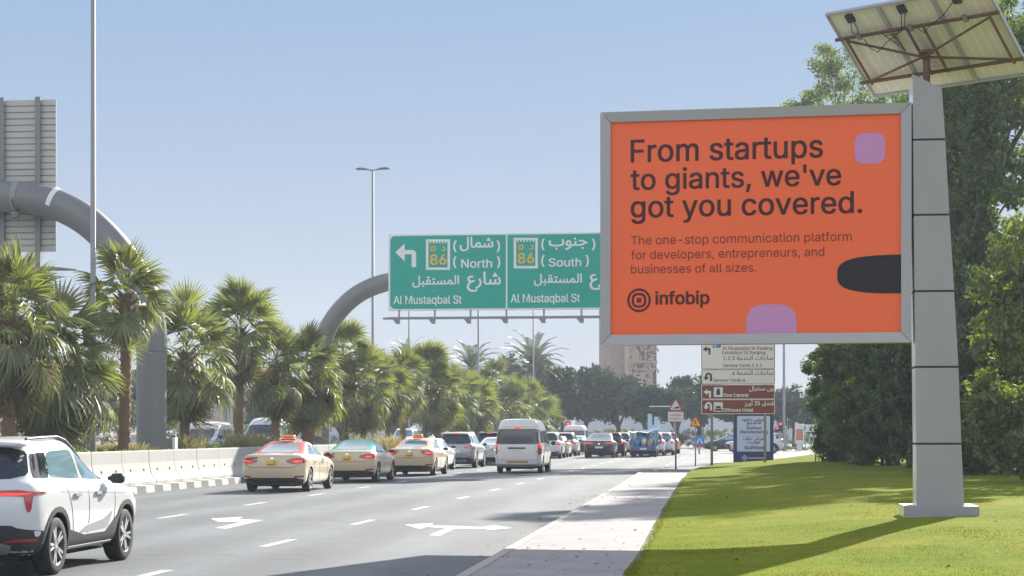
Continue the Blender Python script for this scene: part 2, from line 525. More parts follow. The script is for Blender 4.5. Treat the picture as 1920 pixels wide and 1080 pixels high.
def lawn_mat():
    m = bpy.data.materials.new('lawn_turf'); nt, b = nodes_of(m)
    tc = nt.nodes.new('ShaderNodeTexCoord')
    def noise(sc, det, rough=0.65):
        n = nt.nodes.new('ShaderNodeTexNoise'); n.inputs['Scale'].default_value = sc; n.inputs['Detail'].default_value = det; n.inputs['Roughness'].default_value = rough
        nt.links.new(tc.outputs['Object'], n.inputs['Vector']); return n
    a, c_, d = noise(0.35, 6, 0.7), noise(9, 4, 0.8), noise(1.6, 5, 0.7)
    r = nt.nodes.new('ShaderNodeValToRGB'); e = r.color_ramp.elements
    e[0].position = 0.28; e[0].color = (0.112, 0.178, 0.014, 1); e[1].position = 0.72; e[1].color = (0.285, 0.248, 0.045, 1)
    k = e.new(0.5); k.color = (0.170, 0.216, 0.018, 1)
    nt.links.new(a.outputs[0], r.inputs[0])
    def mulr(src, fac, lo, hi):
        q = nt.nodes.new('ShaderNodeValToRGB'); q.color_ramp.elements[0].position = 0.3; q.color_ramp.elements[0].color = (lo, lo, lo * 0.9, 1)
        q.color_ramp.elements[1].position = 0.7; q.color_ramp.elements[1].color = (hi, hi * 0.97, hi * 0.9, 1)
        nt.links.new(fac, q.inputs[0])
        x = nt.nodes.new('ShaderNodeMix'); x.data_type = 'RGBA'; x.blend_type = 'MULTIPLY'; x.inputs[0].default_value = 1
        nt.links.new(src, x.inputs[6]); nt.links.new(q.outputs[0], x.inputs[7]); return x.outputs[2]
    o = mulr(r.outputs[0], d.outputs[0], 0.86, 1.16); o = mulr(o, c_.outputs[0], 0.84, 1.16)
    nt.links.new(o, b.inputs['Base Color']); b.inputs['Roughness'].default_value = 0.95; b.inputs['Specular IOR Level'].default_value = 0.02
    
    bp = nt.nodes.new('ShaderNodeBump'); bp.inputs['Strength'].default_value = 0.4; bp.inputs['Distance'].default_value = 0.04
    nt.links.new(c_.outputs[0], bp.inputs['Height']); nt.links.new(bp.outputs[0], b.inputs['Normal'])
    return m
M['lawn'] = lawn_mat()

def sheet(name, pts, z, m, kind='structure'):
    me = new_mesh(name, [(x, y, z) for x, y in pts], [tuple(range(len(pts)))], [m])
    o = link(name, me)
    bm = bmesh.new(); bm.from_mesh(me); bmesh.ops.recalc_face_normals(bm, faces=list(bm.faces))
    for f in bm.faces:
        if f.normal.z < 0: f.normal_flip()
    bm.to_mesh(me); bm.free()
    return tag(o, kind=kind)

sheet('ground', [(-2500, -60), (2500, -60), (2500, 4500), (-2500, 4500)], -0.06, M['sand'])
KU = -16.3          # kerb line of the median
road = [(RX(KU, -20), -20), (RX(-3.0, -20), -20), (RX(-3.1, 22), 22), (RX(-3.45, 60), 60), (RX(-3.7, 76.5), 76.5),
        (RX(-1.4, 78.5), 78.5), (140, 78.5), (140, 262), (RX(KU, 262), 262)]
sheet('road', road, 0.0, M['asphalt'])
sheet('opposite_road', [(RX(-24, -20), -20), (RX(-24, 176), 176), (RX(-40, 176), 176), (RX(-40, -20), -20)], 0.0, M['asphalt'])
sheet('crossing_road', [(-140, 176), (RX(KU, 176), 176), (RX(KU, 200), 200), (-140, 200)], 0.0, M['asphalt'])

# painted lane marks
mk = MB()
def dash(u, v, ln=1.95, w=0.16):
    a, b = RX(u, v), RX(u, v + ln)
    mk.add([(a - w / 2, v, 0.004), (a + w / 2, v, 0.004), (b + w / 2, v + ln, 0.004), (b - w / 2, v + ln, 0.004)], [(0, 1, 2, 3)])
for k in range(-2, 16): dash(-6.92, 28.4 + 6.75 * k)
for k in range(-2, 15): dash(-11.24, 37.7 + 6.75 * k)
for k in range(12): dash(-3.3 + 0.02 * k, 84 + 6.75 * k, 1.9)
mk.add([(RX(-16, 146), 146, .004), (RX(-1.5, 146), 146, .004), (RX(-1.5, 146.5), 146.5, .004), (RX(-16, 146.5), 146.5, .004)], [(0, 1, 2, 3)])
mk.add([(RX(-3.2, 108), 108, .004), (RX(-3.05, 108), 108, .004), (RX(4.3, 128), 128, .004), (RX(4.1, 128), 128, .004)], [(0, 1, 2, 3)])
tag(mk.build('lane_marking', M['paint']), kind='structure')
# arrows, drawn on the ground through the photograph's outline of the paint (true ground positions)
def gp(px, py):
    Y = EYE * F / (py - HZ); return ((px - 960) * Y / F, Y, 0.004)
ar = MB()
ar.add([gp(*p) for p in ((394, 972.5), (456, 969.2), (448, 973.5), (495, 975.5), (424, 992), (402, 990.5), (451, 979.5), (432, 979), (410, 979.2))], [(0, 1, 2, 8), (2, 3, 6, 7, 8), (3, 4, 5, 6)])
tag(ar.build('turn_arrow_marking', M['paint']), kind='structure')
ar = MB()
ar.add([gp(*p) for p in ((758, 984), (814, 981), (808, 985), (872, 987), (902, 988.5), (928, 985), (961, 990.5), (910, 995), (918, 991.5), (852, 992.2), (824, 1005.5), (803, 1004), (836, 991), (800, 988.6), (787, 992.5))],
       [(0, 1, 2, 13, 14), (2, 3, 9, 12, 13), (3, 4, 8, 9), (4, 5, 6, 7, 8), (9, 10, 11, 12)])
tag(ar.build('turn_arrow_marking', M['paint']), kind='structure')

# pavement with its kerb
pv = [(RX(-2.95, -20), -20), (RX(-1.0, -20), -20), (RX(-1.12, 25), 25), (RX(-1.32, 40), 40), (RX(-1.70, 76.5), 76.5),
      (RX(-3.55, 76.3), 76.3), (RX(-3.30, 60), 60), (RX(-2.98, 22), 22)]
sheet('pavement', pv, 0.085, M['paver'])
kb = MB()
L = [(-3.0, -20), (-3.1, 22), (-3.45, 60), (-3.7, 76.5)]
for (u0, v0), (u1, v1) in zip(L, L[1:]):
    n = max(1, int((v1 - v0) / 1.0))
    for i in range(n):
        va = v0 + (v1 - v0) * i / n; vb = v0 + (v1 - v0) * (i + 1) / n - 0.012
        ua = u0 + (u1 - u0) * i / n; ub = u0 + (u1 - u0) * (i + 1) / n
        x0, x1 = RX(ua, va), RX(ub, vb)
        kb.add([(x0, va, -0.05), (x0 + .16, va, -0.05), (x1 + .16, vb, -0.05), (x1, vb, -0.05),
                (x0 + .02, va, 0.092), (x0 + .16, va, 0.095), (x1 + .16, vb, 0.095), (x1 + .02, vb, 0.092)],
               [(0, 3, 2, 1), (4, 5, 6, 7), (0, 1, 5, 4), (1, 2, 6, 5), (2, 3, 7, 6), (3, 0, 4, 7)])
kb.box((RX(-2.6, 76.7), 76.7, .02), (2.3, .16, .15))
tag(kb.build('pavement_kerb', M['kerbstone']), kind='structure')

# lawn, gently rising away from the pavement
def lawn_left(Y):
    P = [(-20, RX(-1.0, -20)), (25, RX(-1.12, 25)), (40, RX(-1.32, 40)), (76.5, RX(-1.70, 76.5)), (82.7, 7.81), (90, 9.0), (96.4, 10.3), (105.5, 12.9), (113, 15.4), (136, 21.2), (153, 27.2), (170, 60)]
    for (a, xa), (b, xb) in zip(P, P[1:]):
        if Y <= b: return xa + (xb - xa) * (Y - a) / (b - a)
    return P[-1][1]
def lawn_z(X, Y):
    e = max(0.0, X - lawn_left(Y))
    t = min(1, e / 4.8); t = t * t * (3 - 2 * t)
    return 0.10 + 0.235 * t + 0.010 * max(0, min(e - 4.8, 14)) + 0.02 * math.sin(X * 0.9 + Y * 0.3) * min(1, e / 3) * math.sin(Y * 0.35)
def make_lawn():
    ys = list(np.arange(-12, 60, 0.8)) + list(np.arange(60, 154, 1.5))
    V, Fc = [], []
    nx = 46
    for Y in ys:
        x0 = lawn_left(Y); x1 = 75.0
        for i in range(nx):
            t = (i / (nx - 1)); X = x0 + (x1 - x0) * t ** 2.2
            V.append((X + (0.03 * math.sin(Y * 5.1) + 0.02 * math.sin(Y * 13) if i == 0 else 0), Y, lawn_z(X, Y)))
    for j in range(len(ys) - 1):
        for i in range(nx - 1):
            a = j * nx + i
            Fc.append((a, a + 1, a + nx + 1, a + nx))
    # edge skirt
    b = len(V)
    for j, Y in enumerate(ys): V.append((V[j * nx][0], Y, -0.05))
    for j in range(len(ys) - 1): Fc.append((j * nx, (j + 1) * nx, b + j + 1, b + j))
    o = link('lawn', new_mesh('lawn', V, Fc, [M['lawn']], smooth=True))
    return tag(o, kind='structure')
make_lawn()

def make_grass():
    rg = np.random.default_rng(3)
    N = 170000
    # denser near the camera
    Y = 17.0 + 44 * rg.random(N) ** 1.9
    xl = np.array([lawn_left(y) for y in Y])
    X = xl - 0.06 + (Y * 0.30 - xl + 0.2) * rg.random(N) ** 1.15
    ne = 9000
    Ye = 21.5 + 45 * rg.random(ne) ** 1.4
    Xe = np.array([lawn_left(y) for y in Ye]) - 0.10 + 0.16 * rg.random(ne)
    X = np.concatenate([X, Xe]); Y = np.concatenate([Y, Ye]); N = len(X)
    Z = np.array([lawn_z(x, y) for x, y in zip(X, Y)]) - 0.006
    h = (0.006 + 0.020 * rg.random(N) ** 2) * (0.8 + 0.4 * (np.sin(X * 1.7) * np.sin(Y * 0.9) > 0.2))
    a = rg.random(N) * 2 * np.pi; w = 0.004 + 0.004 * rg.random(N)
    lean = 0.5 * h * rg.random(N); b = rg.random(N) * 2 * np.pi
    V = np.zeros((N, 3, 3))
    V[:, 0] = np.stack([X - w * np.cos(a), Y - w * np.sin(a), Z], 1)
    V[:, 1] = np.stack([X + w * np.cos(a), Y + w * np.sin(a), Z], 1)
    V[:, 2] = np.stack([X + lean * np.cos(b), Y + lean * np.sin(b), Z + h], 1)
    m = leaf_mat('grass_blade', (0.105, 0.158, 0.012), (0.230, 0.228, 0.026), 0.4, (1.15, 1.2, 0.6), gloss=0.0)
    o = link('grass', np_mesh('grass', V.reshape(-1, 3), np.arange(3 * N).reshape(N, 3), m))
    tag(o, 'short green lawn grass around the billboard base', None, None, 'stuff')
make_grass()

# median: painted kerb, barrier blocks, raised planting strip
kb = MB()
for i in range(int((230 + 20) / 0.8)):
    v0 = -20 + 0.8 * i; v1 = v0 + 0.79
    kb.cur = i % 2
    a, b = RX(KU, v0), RX(KU, v1)
    kb.add([(a, v0, -.05), (a - .45, v0, -.05), (b - .45, v1, -.05), (b, v1, -.05), (a - .03, v0, .19), (a - .45, v0, .2), (b - .45, v1, .2), (b - .03, v1, .19)],
           [(0, 1, 2, 3), (7, 6, 5, 4), (4, 5, 1, 0), (5, 6, 2, 1), (6, 7, 3, 2), (7, 4, 0, 3)])
tag(fixn(kb.build('kerb', [M['kerbwhite'], M['kerbblack']])), kind='structure')
M['barrierstain'] = mat('barrier_lifting_slot', (0.12, 0.11, 0.10), 0.9)
def make_barrier():
    g = MB()
    prof = [(0.0, 0.0), (0.0, 0.09), (0.16, 0.30), (0.23, 0.62), (0.235, 0.94), (0.255, 0.97), (0.37, 0.97), (0.39, 0.94), (0.40, 0.62), (0.47, 0.30), (0.62, 0.09), (0.62, 0.0)]
    ln = 2.46
    rings = []
    for yy, ins in ((0, 0.012), (0.015, 0), (ln - .015, 0), (ln, 0.012)):
        rings.append([(-(p[0] * (1 - ins) + 0.31 * ins), yy, p[1] * (1 - ins)) for p in prof])
    g.loft(rings)
    o = fixn(g.build('concrete_barrier', M['concrete']))
    for yy in (0.62, 1.84):
        h = MB(); h.box((-0.19, yy, 0.42), (0.05, 0.035, 0.06), rot=(0, -0.2, 0)); h.build('lifting_slot', M['barrierstain'], o)
    return o
bar0 = make_barrier()
for i in range(19):
    v = 35.75 + 2.5 * i
    o = bar0 if i == 0 else copy_tree(bar0)
    o.location = (RX(KU - 0.36, v), v, 0.198); o.rotation_euler = (0, 0, RA + rnd.uniform(-.004, .004))
    tag(o, 'pale concrete traffic barrier block in the row along the black and white kerb', 'barrier', 'concrete barrier blocks along the median')
st = MB()
def strip(u0, u1, v0, v1, z0, z1):
    st.add([(RX(u0, v0), v0, z0), (RX(u1, v0), v0, z0), (RX(u1, v1), v1, z0), (RX(u0, v1), v1, z0), (RX(u0, v0), v0, z1), (RX(u1, v0), v0, z1), (RX(u1, v1), v1, z1), (RX(u0, v1), v1, z1)],
           [(0, 3, 2, 1), (4, 5, 6, 7), (0, 1, 5, 4), (1, 2, 6, 5), (2, 3, 7, 6), (3, 0, 4, 7)])
strip(-23.6, KU - 1.0, -20, 83.2, -.05, 0.80)
strip(-23.6, KU - 0.5, 83.25, 168, -.05, 0.32)
tag(fixn(st.build('median_planting_bed', M['soil'])), kind='structure')

def litter():
    rg = np.random.default_rng(21); N = 380
    Y = 20 + 40 * rg.random(N) ** 1.6; xl = np.array([lawn_left(y) for y in Y]); k = rg.random(N)
    X = np.where(k < .35, xl - 1.9 * rg.random(N), np.where(k < .5, xl - 2.1 - .35 * rg.random(N), xl + 9 * rg.random(N)))
    Z = np.array([lawn_z(x, y) + .012 if x > l else (.092 if x > l - 1.95 else .012) for x, y, l in zip(X, Y, xl)])
    a = rg.random(N) * 6.28; s = .018 + .03 * rg.random(N); t = rg.normal(size=N) * .3 * s
    c, d = np.cos(a), np.sin(a); V = np.zeros((N, 4, 3))
    V[:, 0] = np.stack([X - c * s, Y - d * s, Z], 1); V[:, 1] = np.stack([X + d * s * .45, Y - c * s * .45, Z + np.abs(t)], 1); V[:, 2] = np.stack([X + c * s, Y + d * s, Z + .004], 1); V[:, 3] = np.stack([X - d * s * .45, Y + c * s * .45, Z + np.abs(t) * .5], 1)
    m = leaf_mat('dry_leaf', (0.10, 0.06, 0.03), (0.28, 0.20, 0.09), 0.2, (1, .9, .7), gloss=.02)
    tag(link('fallen_leaves', np_mesh('fallen_leaves', V.reshape(-1, 3), np.arange(4 * N).reshape(N, 4), m)), 'scattered dry fallen leaves on the lawn and pavement', None, None, 'stuff')
litter()
# ------------------------------------------------------------------ vegetation
M['bark'] = mat('palm_bark', (0.20, 0.125, 0.075), 0.95, 0, 0.45, 5, 0.9, 12, stretch=(1, 1, 2.5))
M['treebark'] = mat('tree_bark', (0.085, 0.065, 0.05), 0.95, 0, 0.4, 3, 0.8, 10, stretch=(2, 2, .5))
M['frond'] = leaf_mat('fan_palm_leaf', (0.105, 0.13, 0.05), (0.242, 0.25, 0.092), 0.46, (1.35, 1.45, 0.6), 0.5, 0.09)
M['frondold'] = leaf_mat('old_fan_palm_leaf', (0.13, 0.12, 0.05), (0.24, 0.19, 0.08), 0.4, (1.3, 1.2, 0.6), 0.45, 0.07)
M['frondgrey'] = leaf_mat('date_palm_leaf', (0.06, 0.085, 0.05), (0.13, 0.155, 0.09), 0.35, (1.2, 1.3, 0.7), 0.4, 0.1)
M['leafdark'] = leaf_mat('dark_tree_leaf', (0.026, 0.058, 0.016), (0.088, 0.13, 0.030), 0.5, (1.5, 1.7, 0.5), 0.5, 0.07)
M['leafmid'] = leaf_mat('mid_tree_leaf', (0.06, 0.10, 0.025), (0.155, 0.195, 0.045), 0.5, (1.5, 1.6, 0.5), 0.5, 0.07)
M['leafbright'] = leaf_mat('bright_shrub_leaf', (0.075, 0.12, 0.03), (0.20, 0.235, 0.05), 0.5, (1.5, 1.55, 0.45), 0.5, 0.07)
M['leaffar'] = leaf_mat('far_tree_leaf', (0.018, 0.042, 0.024), (0.05, 0.085, 0.04), 0.3, (1.3, 1.4, 0.6), 0.5, 0.05)
M['leafolive'] = leaf_mat('olive_tree_leaf', (0.085, 0.095, 0.06), (0.15, 0.16, 0.10), 0.4, (1.2, 1.2, 0.7), 0.5, 0.06)
M['cover'] = leaf_mat('ground_cover_leaf', (0.09, 0.16, 0.03), (0.20, 0.26, 0.06), 0.45, (1.3, 1.4, 0.5), 0.5, 0.06)
M['pampas'] = leaf_mat('fountain_grass_blade', (0.22, 0.22, 0.09), (0.48, 0.42, 0.26), 0.45, (1.1, 1.05, 0.8), 0.6, 0.04)
M['flower'] = leaf_mat('red_flower', (0.50, 0.07, 0.03), (0.65, 0.14, 0.06), 0.4, (1.2, 0.8, 0.6), 0.5, 0.03)

def rot_to(d):
    return Vector(d).to_track_quat('X', 'Z').to_matrix()

def fan_leaf(r, rg, L, pet, droop, fold=0.25, K=20, spread=2.1):
    """returns verts (list) and quads for one fan leaf pointing along +x from the origin"""
    V, Q = [], []
    w0 = 0.018
    seg = 4
    for i in range(seg + 1):
        t = i / seg
        x = pet * t; z = -0.12 * pet * t * t
        V += [(x, -w0 * (1 - .5 * t), z), (x, w0 * (1 - .5 * t), z), ]
    for i in range(seg): Q.append((2 * i, 2 * i + 1, 2 * i + 3, 2 * i + 2))
    hx, hz = pet, -0.12 * pet
    for k in range(K):
        a = (k + .5) / K * 2 - 1
        th = a * spread * 0.5 * 1.25
        ln = L * (1 - 0.22 * abs(a) ** 2) * (0.9 + 0.2 * rg.random())
        c, s = math.cos(th), math.sin(th)
        wid = L * 0.5 * spread * 1.25 / K * 0.46
        b = len(V)
        dz = droop * (0.6 + 0.8 * rg.random())
        tw = (rg.random() - .5) * .5
        for j, (rr, ww, dr) in enumerate(((0.03, .12, 0), (0.48, 1.0, .10), (0.75, .62, .38), (1.0, .05, 1.0))):
            R = ln * rr
            bend = dz * dr * ln
            rx = R * (1 - 0.25 * dr * min(1.0, dz))
            x = hx + rx * c; y = rx * s
            z = hz - bend - fold * (abs(s) * rx) * 0.35 - 0.15 * R
            px, py = -s * ww * wid, c * ww * wid
            tz = tw * ww * wid * 0.9 + (ww * wid * 0.45 if k % 2 else -ww * wid * 0.45)
            V += [(x - px, y - py, z - tz), (x + px, y + py, z + tz)]
        for j in range(3): Q.append((b + 2 * j, b + 2 * j + 1, b + 2 * j + 3, b + 2 * j + 2))
    return V, Q

def fan_crown(seed, n=46, L=0.95, pet=1.0, lo=-75, hi=82, lean=0.0, droopk=0.55):
    rg = np.random.default_rng(seed)
    AV, AQ, base = [], [], 0
    for i in range(n):
        t = i / max(1, n - 1)
        el = math.radians(hi + (lo - hi) * t ** 1.25 + rg.normal() * 13)
        az = i * 2.39996 + rg.uniform(-.5, .5)
        young = max(0, 1 - t * 4)
        K = int(rg.integers(15, 20))
        v, q = fan_leaf(None, rg, L * (0.72 + .5 * rg.random()) * (1 - .2 * young), pet * (0.65 + .65 * rg.random()), droopk * (0.15 + 0.75 * t) * rg.uniform(.5, 1.6), rg.uniform(.05, .5), K, 2.45 - 1.0 * young + rg.uniform(-.3, .3))
        Rm = Euler((0, -el, az)).to_matrix() @ Euler((rg.normal() * .55, rg.normal() * .15, 0)).to_matrix()
        A = np.array(v) @ np.array(Rm).T
        A[:, 2] += 0.28 - 0.75 * t ** 1.25
        rr = np.hypot(A[:, 0], A[:, 1]); A[:, 2] -= 0.05 * rr ** 2
        AV.append(A); AQ.append(np.array(q) + base); base += len(v)
    return np.concatenate(AV), np.concatenate(AQ)

def palm_trunk(seed, h, r=0.17):
    rg = np.random.default_rng(seed)
    n = 12; rings = []
    steps = max(10, int(h / 0.12))
    g = MB()
    cx = rg.uniform(-.25, .25) * h * .04; 
    for i in range(steps + 1):
        t = i / steps
        R = r * (1.25 - .25 * min(1, t * 6)) * (1 - .12 * t) * (1.0 + (0.17 if i % 2 else -0.07))
        if t > .86: R *= 1 + (t - .86) * 2.2
        ring = []
        for k in range(n):
            a = 2 * math.pi * k / n + (i % 2) * math.pi / n
            q = R * (1 + rg.uniform(-.15, .15))
            ring.append((q * math.cos(a) + cx * math.sin(t * 3), q * math.sin(a), h * t + rg.uniform(-.015, .015)))
        rings.append(ring)
    g.loft(rings)
    # old leaf bases under the crown
    for i in range(26):
        a = i * 2.4; z = h * (0.80 + 0.2 * i / 26)
        d = Vector((math.cos(a), math.sin(a), 0.9)).normalized()
        p = Vector((math.cos(a) * r, math.sin(a) * r, z))
        g.tube([p, p + d * 0.16, p + d * 0.30], [.05, .035, .012], 5)
    return g

CROWN_G = []; CROWN_D = []
for s in range(5):
    V, Q = fan_crown(100 + s, n=(74, 82, 60, 78, 74)[s], L=(0.85, 0.95, 0.9, 0.85, 1.0)[s], pet=(0.85, 0.9, 0.8, 0.95, 0.8)[s], lo=(-70, -74, -55, -72, -76)[s])
    CROWN_G.append(np_mesh('crown', V, Q, M['frond']))
    V, Q = fan_crown(200 + s, n=20, L=0.85, pet=0.8, lo=-86, hi=-48, droopk=1.0)
    CROWN_D.append(np_mesh('dead_fronds', V, Q, M['frondold']))

def fan_palm(px, ytop, u, scale, var, label, name='fan_palm', tr=0.17, zbase=0.6, lean=0.0, dead=True, Y=None):
    if Y is None: Y = u / ((px - 960) / F - ROAD)
    X = (px - 960) * Y / F
    ztop = EYE + (HZ - ytop) * Y / F
    hc = ztop - 1.62 * scale          # hub of the crown (leaves reach about this far above it)
    t = thing(name, label, 'palm', (X, Y, zbase), rnd.uniform(0, 6.28), 'fan palms along the median'); t.rotation_euler = (rnd.uniform(-.035, .035), rnd.uniform(-.035, .035), t.rotation_euler.z)
    palm_trunk(abs(int(px)) + 5, max(1.0, hc - zbase), tr).build('trunk', M['bark'], t, True)
    c = link('crown', CROWN_G[var], t); c.location = (0, 0, hc - zbase); c.scale = (scale,) * 3
    if dead:
        d = link('dead_fronds', CROWN_D[var], t); d.location = (0, 0, hc - zbase - .40 * scale); d.scale = (scale,) * 3
    return t
PALMS = [
    (12, 470, -19.2, 1.10, 0, 'fan palm cut off by the left edge, beneath the back of the slatted sign'),
    (104, 548, -19.0, 1.12, 1, 'low bushy fan palm just left of the tall plain grey lamp post'),
    (231, 456, -17.9, 0.92, 2, 'tallest fan palm, slim bare brown trunk, standing in front of the thick grey arched column'),
    (347, 560, -18.8, 1.14, 3, 'dense fan palm right of the thick arched column with a long skirt of drooping leaves'),
    (446, 533, -19.4, 1.06, 4, 'tall spreading fan palm with a rough trunk beyond the red roofed taxi'),
    (517, 612, -18.8, 1.02, 0, 'fan palm whose trunk stands right behind the red roofed taxi'),
    (577, 620, -18.4, 1.10, 1, 'thick trunked fan palm close beside the column of the green sign arch'),
    (648, 603, -19.6, 1.05, 2, 'fan palm rising behind the curve of the green sign arch'),
    (681, 655, -18.6, 1.12, 3, 'fan palm at the foot of the double headed lamp post'),
    (728, 672, -19.3, 1.02, 4, 'fan palm just right of the double headed lamp post, behind the third taxi'),
    (754, 655, -19.5, 1.05, 0, 'fan palm with a pale green top under the left end of the green sign'),
    (797, 642, -19.3, 1.25, 2, 'round topped fan palm under the green sign, rising above its neighbours'),
    (822, 676, -18.4, 1.15, 1, 'fan palm with yellowing leaves above the white hatchback queue'),
    (852, 694, -19.2, 1.25, 3, 'fan palm beyond the silver car in the left lane'),
    (889, 704, -18.6, 1.30, 4, 'fan palm just left of the white minibus roof'),
    (928, 672, -21.0, 1.35, 2, 'fan palm with an upright tuft standing above the far end of the median row'),
    (958, 712, -18.2, 1.45, 0, 'fan palm directly above the roof of the white minibus'),
    (992, 716, -18.0, 1.50, 1, 'yellow green fan palm right of the white minibus roof'),
    (1020, 742, -17.6, 1.45, 3, 'last fan palm of the median row before the red traffic light'),
]
for p in PALMS: fan_palm(p[0], p[1], p[2], p[3], p[4], p[5], tr=0.26 if p[0] == 577 else 0.17, dead=p[0] not in (231, 928))
# one more thin trunk row further left behind the near palms
fan_palm(-40, 520, -21, 1.1, 2, 'fan palm at the far left edge with only its right fronds showing')

def date_crown(seed, n=44, L=3.2):
    rg = np.random.default_rng(seed); AV, AQ, base = [], [], 0
    for i in range(n):
        t = i / (n - 1); el = math.radians(80 - 110 * t + rg.uniform(-6, 6)); az = i * 2.39996
        V, Q = [], []; ln = L * (0.85 + .3 * rg.random()); S = 22
        pts = []
        for j in range(S + 1):
            q = j / S; e = el - q * q * (0.9 + .3 * rg.random())
            if j == 0: p = Vector((0, 0, 0))
            else: p = p + Vector((math.cos(e), 0, math.sin(e))) * ln / S
            pts.append((p.copy(), e))
        for j in range(2, S + 1):
            p, e = pts[j]
            lw = 0.42 * math.sin(min(1, j / S * 1.1) * 3.0) ** .6 + .08
            for sgn in (-1, 1):
                b = len(V); d = Vector((math.cos(e) * .6, sgn * .8, math.sin(e) * .6 + .15)).normalized() * lw
                w = Vector((math.cos(e), 0, math.sin(e))) * 0.035
                V += [p - w, p + w, p + d * .6 + w * .8, p + d - Vector((0, 0, .08))]; Q.append((b, b + 1, b + 2, b + 3))
        for j in range(S):
            b = len(V); a, c = pts[j][0], pts[j + 1][0]; w = Vector((0, .03 * (1 - j / S) + .006, 0))
            V += [a - w, a + w, c + w, c - w]; Q.append((b, b + 1, b + 2, b + 3))
        Rm = np.array(Euler((0, 0, az)).to_matrix())
        AV.append(np.array([tuple(v) for v in V]) @ Rm.T); AQ.append(np.array(Q) + base); base += len(V)
    return np.concatenate(AV), np.concatenate(AQ)
DATE = [np_mesh('crown', *date_crown(s), M['frondgrey']) for s in (1, 2)]
for i, (px, yt, Y, sc, lb) in enumerate(((765, 632, 205, .95, 'leftmost of three distant date palms, under the left part of the green sign'),
                                         (884, 634, 200, 1.1, 'middle of three distant date palms, under the dividing line of the green sign'),
                                         (1000, 619, 196, 1.25, 'largest date palm, standing far off with feathery fronds spread wide over the dark trees'))):
    X = (px - 960) * Y / F; zt = EYE + (HZ - yt) * Y / F; hc = zt - 2.9 * sc
    t = thing('date_palm', lb, 'palm', (X, Y, 0), i * 1.3, 'date palms in the distance')
    palm_trunk(900 + i, hc, .24).build('trunk', M['bark'], t, True)
    c = link('crown', DATE[i % 2], t); c.location = (0, 0, hc); c.scale = (sc,) * 3

def leaves(centers, radii, per, size, rg, flat=0.75, hollow=0.55):
    """leaf-shaped quads scattered in clumps; returns V (n*4,3), quads"""
    Cn = np.repeat(centers, per, axis=0); Rn = np.repeat(radii, per)
    N = len(Cn)
    d = rg.normal(size=(N, 3)); d /= np.linalg.norm(d, axis=1)[:, None]
    rr = (hollow + (1 - hollow) * rg.random(N) ** .6) * (0.8 + .4 * rg.random(N))
    P = Cn + d * (Rn * rr)[:, None] * np.array([1, 1, flat])
    nrm = d * .6 + rg.normal(size=(N, 3)) * .6 + np.array([0, 0, .35]); nrm /= np.linalg.norm(nrm, axis=1)[:, None]
    t = np.cross(nrm, rg.normal(size=(N, 3))); t /= np.linalg.norm(t, axis=1)[:, None]
    t[:, 2] -= .25; 
    b = np.cross(nrm, t)
    s = size * (0.6 + .8 * rg.random(N))
    V = np.zeros((N, 4, 3))
    V[:, 0] = P - t * (s * .5)[:, None]
    V[:, 1] = P + b * (s * .27)[:, None]
    V[:, 2] = P + t * (s * .55)[:, None]
    V[:, 3] = P - b * (s * .27)[:, None]
    return V.reshape(-1, 3), np.arange(4 * N).reshape(N, 4)

def crown_mesh(seed, ells, nclump, per, size, m, clump=(0.5, 0.9), surf=0.6, flat=.75, hollow=.25):
    """ells: list of (cx,cy,cz,rx,ry,rz); clumps are spread through the ellipsoids, mostly near their surface"""
    rg = np.random.default_rng(seed)
    w = np.array([(e[3] * e[4] * e[5]) ** (2 / 3) for e in ells]); w /= w.sum()
    C, R = [], []
    for k in range(nclump):
        e = ells[rg.choice(len(ells), p=w)]
        d = rg.normal(size=3); d /= np.linalg.norm(d)
        q = (surf + (1 - surf) * rg.random()) * (0.9 + .2 * rg.random())
        C.append([e[0] + d[0] * e[3] * q, e[1] + d[1] * e[4] * q, e[2] + d[2] * e[5] * q])
        R.append(rg.uniform(*clump))
    V, Q = leaves(np.array(C), np.array(R), per, size, rg, flat, hollow)
    return np_mesh('crown', V, Q, m), C

def limb_trunk(C, h, r, seed, n=7, lean=(0, 0), fork=0.45):
    rg = random.Random(seed); g = MB()
    base = Vector((0, 0, -.2)); f = Vector((lean[0] * .5, lean[1] * .5, h * fork))
    g.tube([base, Vector((lean[0] * .2, 0, h * fork * .5)), f], [r * 1.25, r, r * .8], 10)
    for i in range(n):
        c = Vector(C[rg.randrange(len(C))])
        mid = f.lerp(c, .5) + Vector((rg.uniform(-.4, .4), rg.uniform(-.4, .4), rg.uniform(0, .6)))
        st = f.lerp(Vector((0, 0, 0)), rg.uniform(0, .25))
        g.tube([st, st.lerp(mid, .5), mid, c], [r * .55, r * .42, r * .28, r * .06], 7)
        for _ in range(2):
            c2 = Vector(C[rg.randrange(len(C))])
            if (c2 - mid).length < 4: g.tube([mid, mid.lerp(c2, .6), c2], [r * .22, r * .13, r * .03], 5)
    return g

def tree(name, label, loc, ells, nclump, per, size, m, seed, trunk_r=.25, h=None, group=None, clump=(.5, .9), cat='tree', n=7, lean=(0, 0), surf=.6, flat=.75, fork=.45):
    t = thing(name, label, cat, loc, 0, group)
    me, C = crown_mesh(seed, ells, nclump, per, size, m, clump, surf, flat)
    h = h or max(e[2] for e in ells)
    limb_trunk(C, h, trunk_r, seed, n, lean, fork).build('trunk', M['treebark'], t, True)
    link('crown', me, t)
    return t

